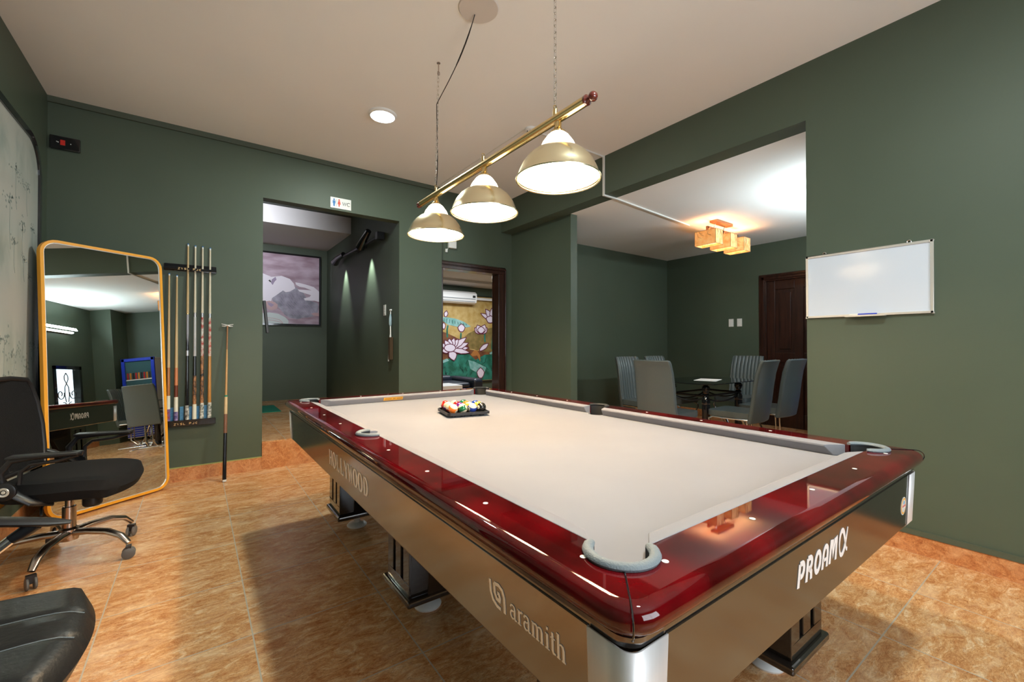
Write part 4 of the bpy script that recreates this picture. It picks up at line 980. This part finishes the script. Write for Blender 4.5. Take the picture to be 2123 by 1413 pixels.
# bridge stick leaning on the wall
foot = Vector((-.445, 3.905, .004)); head = Vector((-.418, 4.125, 1.345)); dv = head-foot; Lb = dv.length
rx = math.atan2(-dv.y, dv.z); ry = math.asin(dv.x/Lb)
bs = empty('bridge_stick', foot, 0, 'brown bridge stick with metal cross head leaning on the green wall', 'bridge stick'); bs.rotation_euler = (rx, ry, 0)
for nm, a, b, m in (('rubber_foot',0,.012,M['white']),('butt',.012,.30,M['blackgloss']),('points',.30,.42,mat('dark_tan_points',(.2,.09,.05),.3)),('lower_shaft',.42,.53,woodm),('ring',.53,.54,M['green']),('shaft',.54,.84,mat('honey_wood',(.5,.27,.10),.3)),('tip_shaft',.84,1,mat('brown_wood',(.3,.13,.05),.3))):
    g = G(); k = 4; rr = lambda f: (.0155 if f < .54 else .0125) + (.006-.0155)*f*.62 if f < .84 else .006
    g.tube([(0,0,Lb*(a+(b-a)*i/k)) for i in range(k+1)], [rr(a+(b-a)*i/k) for i in range(k+1)], 14); g.build(nm, m, bs)
g = G()
for s in (-1,1): g.tube([(0,0,Lb),(s*.02,0,Lb+.006),(s*.045,0,Lb+.012)], [.007,.006,.004], 8); g.tube([(0,0,Lb),(s*.02,0,Lb-.008),(s*.042,0,Lb-.006)], [.006,.005,.004], 8)
g.build('cross_head', M['silver'], bs)

# ================================================================== FAR ROOM: mural, air conditioner, sofa
mu = empty('lotus_mural', (3.7, 7.02, 1.28), 0, 'gold ground mural of white lotus flowers seen through the doorway', 'mural')
k2 = 1/6.42
def LQ(*pts): return [(lambda p: (p.x-3.7, p.z-1.28))(at(905+a*k2, 590+b*k2, 1, 7.0)) for a, b in pts]
mz1 = LQ((798,178))[0][1]; mz0 = LQ((798,1262))[0][1]; mx1 = LQ((798,178))[0][0]+.35; mx0 = -1.5
Xu = xz((0,-.02,0))
gold = mat('mural_gold', (.42,.27,.07), .5, noise=((.55,.40,.16), 9, (1,1,1), 6)); mgreen = mat('mural_green', (.01,.10,.06), .5, noise=((.03,.22,.16), 8, (1,1,1), 5))
molive = mat('mural_olive', (.16,.12,.035), .5, noise=((.26,.18,.06), 12, (1,3,1), 4)); mbrown = mat('mural_brown', (.12,.04,.02), .5, noise=((.22,.09,.03), 7, (1,1,1), 3))
mteal = mat('mural_teal', (.12,.34,.30), .5, noise=((.3,.52,.5), 9, (1,1,1), 4)); mpet = mat('mural_petal', (.74,.66,.76), .5); mline = mat('mural_outline', (.13,.02,.05), .5); mpod = mat('mural_pod', (.4,.16,.04), .5)
g = G(); g.box((mx0,-.02,mz0),(mx1,0,mz1)); g.build('gold_ground', gold, mu)
def mshape(pts, m, lv, name): return shape(pts, m, lv, name, mu, Xu)
mshape(LQ((370,700),(420,650),(500,610),(640,590),(798,560),(798,900),(640,890),(560,860),(430,850),(380,780)), molive, 1, 'lotus_leaf')
mshape([(mx0+.01,.0)]+LQ((66,620),(130,640),(240,690),(420,800),(440,860),(560,880),(798,900),(798,1100),(400,1120),(66,1130)), mbrown, 1.5, 'shadow_leaf')
mshape([(mx0+.01,mz0+.45)]+LQ((66,1040),(200,960),(300,920),(430,920),(520,1000),(640,930),(798,920))+[(mx1-.01,-.2),(mx1-.01,mz0+.01),(mx0+.01,mz0+.01)], mgreen, 2, 'lotus_leaf')
mshape(LQ((66,430),(130,430),(250,450),(360,490),(455,555),(400,568),(280,560),(150,530),(66,470)), mteal, 3, 'curled_leaf')
mshape(LQ((420,1000),(500,1020),(580,1060),(660,1100),(640,1160),(540,1170),(450,1120)), mteal, 3, 'curled_leaf'); mshape(LQ((66,1010),(140,980),(165,1010),(66,1050)), mteal, 3, 'curled_leaf'); mshape(LQ((700,910),(780,860),(798,890),(720,925)), mteal, 3, 'curled_leaf')
mshape(LQ((480,800),(520,770),(600,790),(610,830),(540,870),(490,850)), molive, 3, 'seed_pod'); mshape(LQ((455,930),(500,870),(540,875),(580,940),(580,1020),(540,940),(480,950)), mpod, 3, 'seed_pod')
for st in (((150,540),(140,600),(142,700)),((325,640),(322,690),(320,720)),((640,650),(640,720),(645,760)),((760,470),(745,700),(735,860))):
    g = G(); ribbon(g, LQ(*st), .09 if False else .035, .0036, .0046, 0, Xu); g.build('lotus_stem', mgreen, mu)
def petals(cx, cy, specs, name='lotus_flower'):
    """specs: (angle, length, width) petals in crop pixels around a centre"""
    g = G(); lv = .0050
    for i, (a, ln, wd) in enumerate(specs):
        q = math.radians(a); dx, dy = math.cos(q), -math.sin(q)
        pts = []
        for t_, s_ in ((0,-.35),(.25,-.8),(.55,-1),(.8,-.6),(1,0),(.8,.6),(.55,1),(.25,.8),(0,.35)):
            pts.append((cx+dx*ln*t_-dy*wd*s_, cy+dy*ln*t_+dx*wd*s_))
        g.prism([LQ(*pts)], lv, lv+.0006, 0, Xu); ribbon(g, LQ(*(pts+[pts[0]])), .016, lv+.0006, lv+.0010, 1, Xu); lv += .0011
    g.build(name, [mpet, mline], mu)
petals(190, 860, ((175,130,40),(150,150,38),(5,235,40),(20,250,40),(38,260,40),(55,170,36),(75,160,36),(100,150,36),(125,150,36),(-75,155,55),(-170,130,40),(-10,250,34)))
g = G(); g.prism([LQ(*[(172+75*math.cos(q), 840+52*math.sin(q)) for q in [2*PI*i/18 for i in range(18)]])], .019, .0195, 0, Xu); ribbon(g, LQ(*[(172+75*math.cos(q), 840+52*math.sin(q)) for q in [2*PI*i/18 for i in range(19)]]), .016, .0195, .02, 1, Xu); g.build('lotus_flower', [mpet, mline], mu)
petals(330, 625, ((90,105,48),)); petals(590, 645, ((140,110,40),(40,110,40),(115,120,42),(65,125,42),(90,90,48)))
petals(760, 480, ((150,200,30),(125,190,38),(100,170,40),(75,190,40),(50,200,40),(160,110,50))); petals(575, 875, ((40,150,30),)); petals(585, 1240, ((90,140,50),))
petals(830, 840, ((165,90,26),(190,80,30))); petals(118, 425, ((80,80,26),)); petals(95, 590, ((90,90,22),))
g = G()
for i in range(40):
    a = random.uniform(80,790); b = random.uniform(950,1200); ribbon(g, LQ((a,b),(a+random.uniform(-40,40),b+random.uniform(20,60))), .012, .0040, .0044, 0, Xu)
for i in range(9): ribbon(g, LQ((100+i*36,440+i*10),(95+i*38,500+i*5)), .010, .0050, .0054, 0, Xu)
g.build('leaf_veins', mat('mural_dark_vein', (.01,.06,.05), .5), mu)
g = G()
for a,b,c,d_ in ((mx0-.02,mx1+.02,mz0-.025,mz0),(mx0-.02,mx1+.02,mz1,mz1+.015),(mx1,mx1+.02,mz0,mz1),(mx0-.02,mx0,mz0,mz1)): g.box((a,-.03,c),(b,0,d_))
g.build('mural_frame', M['black'], mu)
p1_, p0_ = at(985,609,1,6.85), at(985,631,1,6.85)
ac = empty('air_conditioner', (p1_.x, 6.985, p0_.z), 0, 'white wall air conditioner above the lotus mural in the far room', 'air conditioner')
hz_ = p1_.z-p0_.z+.03
g = G(); g.prism([[(0,.02),(0,hz_),(.15,hz_),(.205,hz_*.85),(.215,hz_*.45),(.19,hz_*.12),(.12,0)]], 0, 1.05, 0, Matrix(((0,0,-1,0),(-1,0,0,0),(0,1,0,0),(0,0,0,1)))); g.build('ac_body', M['white'], ac, bevel=.006)
g = G(); g.box((-1.0,-.219,hz_*.38),(-.04,-.214,hz_*.42)); g.box((-1.0,-.205,hz_*.18),(-.04,-.199,hz_*.21)); g.build('air_slot', M['rubber'], ac)
g = G(); g.box((-.10,-.2195,hz_*.5),(-.04,-.2145,hz_*.68)); g.build('display', M['dark'], ac)
g = G(); g.box((0,-.06,hz_*.42),(.45,-.02,hz_*.62)); g.build('pipe_cover', M['white'], ac)
so = empty('sofa', (2.66, 6.1, OZ0), 0, 'dark navy leather sofa below the lotus mural in the far room', 'sofa')
g = G()
g.box((-1.0,-.45,.0),(.42,.45,.20)); g.build('sofa_base', M['sofa'], so, bevel=.03, seg=3)
for x0, x1 in ((-.95,-.28),(-.26,.38)):
    g = G(); g.box((x0,-.42,.20),(x1,.2,.29)); g.build('seat_cushion', M['sofa'], so, bevel=.04, seg=3)
    g = G(); g.box((x0,.2,.24),(x1,.45,.37)); g.build('back_cushion', M['sofa'], so, bevel=.05, seg=3)
g = G(); g.box((.42,-.45,.0),(.62,.45,.35)); g.build('armrest', M['sofa'], so, bevel=.06, seg=4)
q = at(937,797,1,5.5)
sb = empty('side_cabinet', (1.95, 5.38, OZ0), 0, 'white topped low table just inside the far doorway', 'cabinet')
g = G(); g.box((-.4,-.2,0),(.62,.2,q.z-OZ0-.035)); g.build('cabinet_body', M['sofa'], sb, bevel=.01)
g = G(); g.box((-.42,-.22,q.z-OZ0-.035),(.64,.22,q.z-OZ0+.02)); g.build('cabinet_top', M['white'], sb, bevel=.005)

# ================================================================== DINING SET IN THE NOOK
dt = empty('dining_table', (4.30, 2.30, 0), 0, 'black glass dining table with turned black legs in the nook', 'table')
g = G(); g.prism([rrect(-.58,-.39,.58,.39,.16,8)], .742, .752); g.build('glass_top', M['glossglass'], dt, bevel=.003)
for sx in (-1,1):
    for sy in (-1,1):
        x, y = sx*.36, sy*.21
        g = G(); X0 = Matrix.Translation((x,y,0))
        X0 = X0 @ Matrix.Diagonal((1.25,1.25,1,1)); g.lathe([(.034,0),(.038,.03),(.030,.05),(.034,.07),(.034,.50),(.030,.505),(.034,.515),(.036,.56),(.022,.60),(.030,.612),(.018,.63),(.026,.65),(.036,.68),(.034,.70),(.018,.718),(.03,.738),(0,.742)], 20, 0, X0)
        lg = g.build('leg', M['blackgloss'], dt)
        g = G()
        for z in (.515,.63,.69): g.lathe([(.033,z),(.0375,z+.003),(.033,z+.006)] if z < .6 else [(.02,z),(.0385 if z > .65 else .0205,z+.004),(.02,z+.008)], 20, 0, X0)
        g.build('gold_ring', M['bronze'], lg)
g = G()
for sy in (-1,1):
    g.tube([(-.36,sy*.21,.60),(.36,sy*.21,.60)], .012, 8); g.tube(bez((-.34,sy*.21,.58),(-.15,sy*.21,.50),(.15,sy*.21,.50),(.34,sy*.21,.58),12), .009, 8)
for sx in (-1,1):
    g.tube([(sx*.36,-.21,.60),(sx*.36,.21,.60)], .012, 8); g.tube(bez((sx*.36,-.19,.58),(sx*.36,-.08,.52),(sx*.36,.08,.52),(sx*.36,.19,.58),12), .009, 8)
g.build('apron_bars', M['black'], dt)
g = G(); g.box((-.17,-.12,0),(.17,.12,.003)); o = g.build('paper_sheets', M['paper'], None, loc=(4.30,2.27,.752), rot=(0,0,.3)); tag(o, 'white paper sheets lying on the black glass dining table', 'paper')
def dining_chair():
    c = empty('dining_chair', (0,0,0))          # faces +y, origin under the seat centre
    g = G()                                     # back: tall curved upholstered slab
    rows = [(.37,-.205,.225),(.47,-.225,.225),(.60,-.245,.224),(.74,-.262,.222),(.88,-.285,.218),(.98,-.315,.212),(1.015,-.332,.205)]
    n = 12; vs = []
    for z, y, hw_ in rows:
        for j in range(n+1): x = -hw_+2*hw_*j/n; vs.append((x, y+.030*(1-(x/hw_)**2)*-1+.022, z))
    m0 = len(vs)
    for z, y, hw_ in rows:
        for j in range(n+1): x = -hw_+2*hw_*j/n; vs.append((x, y+.030*(1-(x/hw_)**2)*-1-.022, z))
    fs = []; R_ = len(rows)
    for i in range(R_-1):
        for j in range(n): a = i*(n+1)+j; fs += [(a,a+1,a+n+2,a+n+1), (a+m0,a+n+1+m0,a+n+2+m0,a+1+m0)]
    for i in range(R_-1):
        for j in (0,n): a = i*(n+1)+j; fs.append((a,a+n+1,a+n+1+m0,a+m0))
    for j in range(n): fs += [(j,j+m0,j+1+m0,j+1), ((R_-1)*(n+1)+j,(R_-1)*(n+1)+j+1,(R_-1)*(n+1)+j+1+m0,(R_-1)*(n+1)+j+m0)]
    g.add(vs, fs, 0, True); bk = g.build('backrest', M['greyleather'], c, bevel=.014, seg=3)
    g = G()                                     # ribbed front of the back
    for j in range(8):
        hh = .205; x0 = -hh+2*hh*j/8; x1 = -hh+2*hh*(j+1)/8; xm = (x0+x1)/2
        g.tube([(xm*(1-.06*i/6), r_[1]-.030*(1-(xm/.22)**2)+.020, r_[0]) for i, r_ in enumerate(rows)], [.027,.028,.028,.028,.027,.026,.018], 8, 0, flat=.45)
    g.build('ribbed_padding', M['greyleather'], bk)
    g = G(); vs = []; pr_ = rrect(-.225,-.235,.225,.225,.06,6)
    g.prism([pr_], .415, .475); g.build('seat', M['greyleather'], c, bevel=.026, seg=4)
    g = G()
    for s in (-1,1):
        g.tube([(s*.21,-.22,.405),(s*.21,.16,.405),(s*.21,.205,.385),(s*.2,.215,.34),(s*.14,.10,.12),(s*.11,.02,.03)], .011, 8)
        g.tube([(s*.05,-.12,.40),(s*.05,-.13,.12),(s*.06,-.02,.02)], .009, 8)
    g.build('chrome_frame', M['chrome'], c)
    g = G()
    for s in (-1,1): g.box((s*.20-.02,-.24,0),(s*.20+.02,.24,.014)); 
    g.box((-.20,-.03,.0),(.20,.03,.016)); g.build('base_runner', M['chrome'], c, bevel=.004)
    return c
dc = dining_chair()
spots = [(3.44,2.22,-PI/2+.06,'grey leather dining chair with its plain back to the pool table, left end of table'),
         (4.07,1.81,.05,'grey leather dining chair seen from behind, near side of table, left of two'),
         (4.72,1.80,-.02,'grey leather dining chair seen from behind, near side of table, closest to the dark door'),
         (5.36,2.46,PI/2,'grey leather dining chair with ribbed front facing the pool room, right end of table'),
         (3.97,2.90,PI-.05,'grey leather dining chair on the far side of table, mostly behind the left end chair'),
         (4.55,2.88,PI,'grey leather dining chair on the far side of table, nearest the nook corner')]
for i, (x, y, rz, lb) in enumerate(spots):
    o = dc if i == 0 else copy_tree(dc)
    o.location = (x, y, 0); o.rotation_euler = (0,0,rz); tag(o, lb, 'chair', 'dining chairs around the black glass table')
# drinks fridge (seen in the mirror)
fr = empty('drinks_fridge', (5.80, 1.25, 0), 0, 'blue framed glass door drinks fridge reflected in the standing mirror', 'fridge')
g = G(); g.box((-.26,-.27,.06),(.28,.27,1.64)); g.build('fridge_body', M['white'], fr, bevel=.01)
g = G()
for y0,y1,z0,z1 in ((-.27,-.215,.42,1.64),(.215,.27,.42,1.64),(-.27,.27,1.58,1.64),(-.27,.27,.38,.45)): g.box((-.31,y0,z0),(-.26,y1,z1))
dr = g.build('fridge_door', M['blue'], fr, bevel=.006)
g = G(); g.box((-.29,-.215,.45),(-.284,.215,1.58)); g.build('door_glass', mat('dark_fridge_glass', (.05,.12,.14), .05, coat=.5), dr)
g = G()
for i in range(7): g.box((-.275,-.26,.08+i*.042),(-.262,.26,.105+i*.042))
g.build('lower_grille', M['blue'], fr)
g = G()
for z in (.7,.95,1.2): g.box((-.296,-.21,z),(-.291,.21,z+.02))
g.build('shelf_edge', M['white'], dr)
g = G()
for s in (-1,1):
    for y in (-.2,.2): g.cyl((s*.2,y,0), .025, .06, 12)
g.build('foot', M['black'], fr)
for z in (.72,.97,1.22):
    g = G()
    for i in range(9): y = -.18+i*.045; g.box((-.2925,y-.014,z),(-.2905,y+.014,z+.13),i % 3)
    g.build('drink_row', [mat('drink_red',(.4,.02,.02),.3), mat('drink_orange',(.6,.2,.02),.3), mat('drink_dark',(.03,.02,.02),.3)], dr)
# ================================================================== OFFICE CHAIRS
def star_base(c, m_leg, r=.31, rot=0, z_hub=.10):
    for k in range(5):
        q = rot+2*PI*k/5; dx, dy = math.cos(q), math.sin(q)
        g = G(); g.tube([(dx*.03,dy*.03,.15),(dx*.10,dy*.10,.155),(dx*.20,dy*.20,.15),(dx*.27,dy*.27,.125),(dx*r,dy*r,.085)], [.026,.024,.022,.020,.016], 12, 0, flat=.7)
        lg = g.build('base_leg', m_leg, c)
        g = G(); ww = Matrix.Translation((dx*r,dy*r,.03)) @ Matrix.Rotation(q+.6,4,'Z') @ Matrix.Rotation(PI/2,4,'X')
        for s in (-.020,.008): g.lathe([(0,s),(.026,s),(.030,s+.003),(.030,s+.009),(.026,s+.012),(0,s+.012)], 16, 0, ww)
        g.box((-.012,-.0,-.018),(.012,.040,.018),1,ww)
        g.build('caster', [M['casterm'], M['black']], lg)
    g = G(); g.lathe([(.0,.11),(.038,.11),(.042,.13),(.042,.17),(.030,.18)], 20); g.build('hub', m_leg, c)
    g = G(); g.lathe([(.029,.17),(.029,.29),(.026,.292),(.018,.292),(.018,.40)], 20); g.build('gas_column', M['steel'], c)
oc = empty('office_chair', (-1.20, 2.80, 0), -.25, 'black mesh office chair with armrests in front of the standing mirror', 'chair')
star_base(oc, M['steel'], .31, -.32)
g = G()   # seat: cushion with rounded front, facing +x
vs = []; fs = []; nx_, ny_ = 28, 20
for sgn in (1,-1):
    for i in range(nx_+1):
        for j in range(ny_+1):
            u, v = i/nx_*2-1, j/ny_*2-1
            uu, vv = u*math.sqrt(1-.32*v*v), v*math.sqrt(1-.32*u*u)
            x = uu*.265+.03; y = vv*.275*(1-.10*max(0,-u)**2)
            th = .058*max(0, 1-max(abs(u),abs(v))**10)**.5
            zt = .428 + .012*v*v - .022*max(0,u)**3
            vs.append((x, y, zt + sgn*th))
st_ = (nx_+1)*(ny_+1)
for i in range(nx_):
    for j in range(ny_):
        a = i*(ny_+1)+j; b = a+ny_+1; fs += [(a,b,b+1,a+1), (a+st_,a+1+st_,b+1+st_,b+st_)]
g.add(vs, fs, 0, True); g.build('seat', M['fabric'], oc)
g = G(); g.box((-.12,-.09,.35),(.10,.09,.39)); g.lathe([(0,.33),(.04,.335),(.045,.35),(.045,.37)], 14, 0, Matrix.Translation((.0,0,0))); g.lathe([(0,-.05),(.035,-.05),(.042,-.04),(.042,.03),(.036,.04),(0,.04)], 18, 0, Matrix.Translation((.115,-.04,.345)) ); g.tube([(-.05,-.08,.36),(-.02,-.2,.35),(.0,-.24,.325)], .006, 8)
g.build('tilt_mechanism', M['black'], oc, bevel=.004)
g = G(); rows = [(.50,-.200,.20),(.60,-.215,.225),(.72,-.228,.232),(.84,-.245,.222),(.94,-.262,.200),(.975,-.270,.180)]; n = 10; vs = []
for dsg in (.008,-.008):
    for z, x, hw_ in rows:
        for j in range(n+1): v = j/n*2-1; vs.append((x-.05*(1-v*v)+dsg, v*hw_, z))
m0 = len(rows)*(n+1); fs = []
for i in range(len(rows)-1):
    for j in range(n): a = i*(n+1)+j; fs += [(a,a+1,a+n+2,a+n+1),(a+m0,a+n+1+m0,a+n+2+m0,a+1+m0)]
g.add(vs, fs, 0, True); bk = g.build('backrest_mesh', M['mesh'], oc)
g = G(); per = [(x, -hw_, z) for z, x, hw_ in rows] + [(rows[-1][1]-.03, y, rows[-1][0]+.012) for y in (-.11,0,.11)] + [(x, hw_, z) for z, x, hw_ in reversed(rows)] + [(rows[0][1]-.04, y, rows[0][0]-.015) for y in (.1,0,-.1)]
g.tube(per, .014, 10, 0, True)
g.tube([(-.255,0,.49),(-.28,0,.62),(-.295,0,.75)], .016, 8, 0, flat=.6); g.tube([(-.12,0,.37),(-.22,0,.38),(-.27,0,.46),(-.28,0,.6)], .02, 10, 0, flat=.6)
for s in (-1,1): g.tube([(-.295,0,.72),(-.28,s*.11,.74),(-.235,s*.225,.70)], .012, 8); g.tube([(-.27,0,.56),(-.26,s*.12,.55),(-.22,s*.22,.56)], .014, 8)
g.build('back_frame', M['black'], bk)
for s in (-1,1):
    y = s*.285
    g = G(); g.tube([(-.27,y*.82,.58),(-.20,y,.54),(-.10,y,.47),(-.02,y,.41),(.02,y*.7,.375)], [.022,.026,.026,.024,.02], 10, 0, flat=.55)
    g.tube([(-.12,y,.48),(-.13,y,.56),(-.09,y,.615),(0,y,.628),(.13,y,.632),(.175,y,.628)], [.018,.016,.014,.014,.013,.010], 10, 0, flat=.7)
    g.tube([(-.06,y,.50),(-.055,y,.56),(-.02,y,.592),(.08,y,.60),(.16,y,.622)], [.012,.010,.009,.009,.008], 8)
    am = g.build('armrest', M['black'], oc)
    g = G(); g.box((-.10,y-.032,.626),(.17,y+.032,.640)); g.build('arm_pad', M['black'], am, bevel=.006)
    g = G(); Xd = Matrix.Translation((-.10, y+s*.014, .475)) @ Matrix.Rotation(-s*PI/2, 4, 'X'); g.lathe([(0,0),(.042,0),(.042,.012),(.036,.016),(0,.016)], 24, 0, Xd); g.build('pivot_cover', M['black'], am)
    g = G(); g.lathe([(.012,.017),(.020,.019),(.022,.017)], 20, 0, Xd); g.lathe([(0,.0175),(.007,.0175),(.008,.0165)], 12, 0, Xd); g.build('pivot_ring', M['silver'], am)
# leather chair at the lower left edge
ec = empty('leather_office_chair', (-1.19, 1.03, 0), 0, 'black leather office chair with chrome arms at the lower left, nearest the camera', 'chair')
star_base(ec, M['steel'], .27, .3)
g = G(); vs = []; fs = []
for sgn in (1,-1):
    for i in range(nx_+1):
        for j in range(ny_*2+1):
            u, v = i/nx_*2-1, j/(ny_*2)*2-1
            uu, vv = u*math.sqrt(1-.30*v*v), v*math.sqrt(1-.30*u*u)
            x = uu*.285+.045; y = vv*.285
            th = .06*max(0, 1-max(abs(u),abs(v))**8)**.5
            seam = .006*max(0, 1-abs(abs(v)-.25)/.04) if sgn > 0 else 0
            vs.append((x, y, .41 + sgn*th - seam*(1 if th > .03 else 0)))
nj = ny_*2+1; st_ = (nx_+1)*nj
for i in range(nx_):
    for j in range(nj-1):
        a = i*nj+j; b = a+nj; fs += [(a,b,b+1,a+1), (a+st_,a+1+st_,b+1+st_,b+st_)]
g.add(vs, fs, 0, True); sst = g.build('seat', M['leather'], ec)
g = G()
for v in (-.62,-.25,.25,.62):
    g.tube([(u*math.sqrt(1-.30*v*v)*.285+.045, v*math.sqrt(1-.30*u*u)*.285, .4095+.06*max(0,1-max(abs(u),abs(v))**8)**.5-.004) for u in [-.9+i*.096 for i in range(20)]], .0016, 5)
g.build('stitching', M['rubber'], sst)
g = G(); g.box((-.27,-.25,.46),(-.20,.25,1.05), 0, Matrix.Rotation(-.04,4,'Y')); g.build('backrest', M['leather'], ec, bevel=.05, seg=4)
g = G(); g.box((-.12,-.1,.33),(.12,.1,.365)); g.build('seat_plate', M['black'], ec)
for s in (-1,1):
    y = s*.325; dx_ = 0 if s > 0 else -.06
    g = G(); g.tube([(-.27+dx_*.5,y,.70),(-.10+dx_,y,.69),(.05+dx_,y,.665),(.19+dx_,y,.632),(.235+dx_,y,.622)], [.02,.026,.028,.024,.010], 12, 0, flat=.5)
    g.tube([(.16+dx_,y,.635),(.13+dx_,y,.612),(.11+dx_,y,.600)], [.020,.018,.015], 10); am = g.build('arm_pad', M['black'], ec)
    g = G(); g.tube([(.11+dx_,y,.60),(.04+dx_,y,.54),(-.03+dx_,y,.46),(-.05+dx_,y*.98,.38),(-.04,y*.6,.35),(0,0,.35)], .014, 12); g.build('arm_tube', M['chrome'], am)
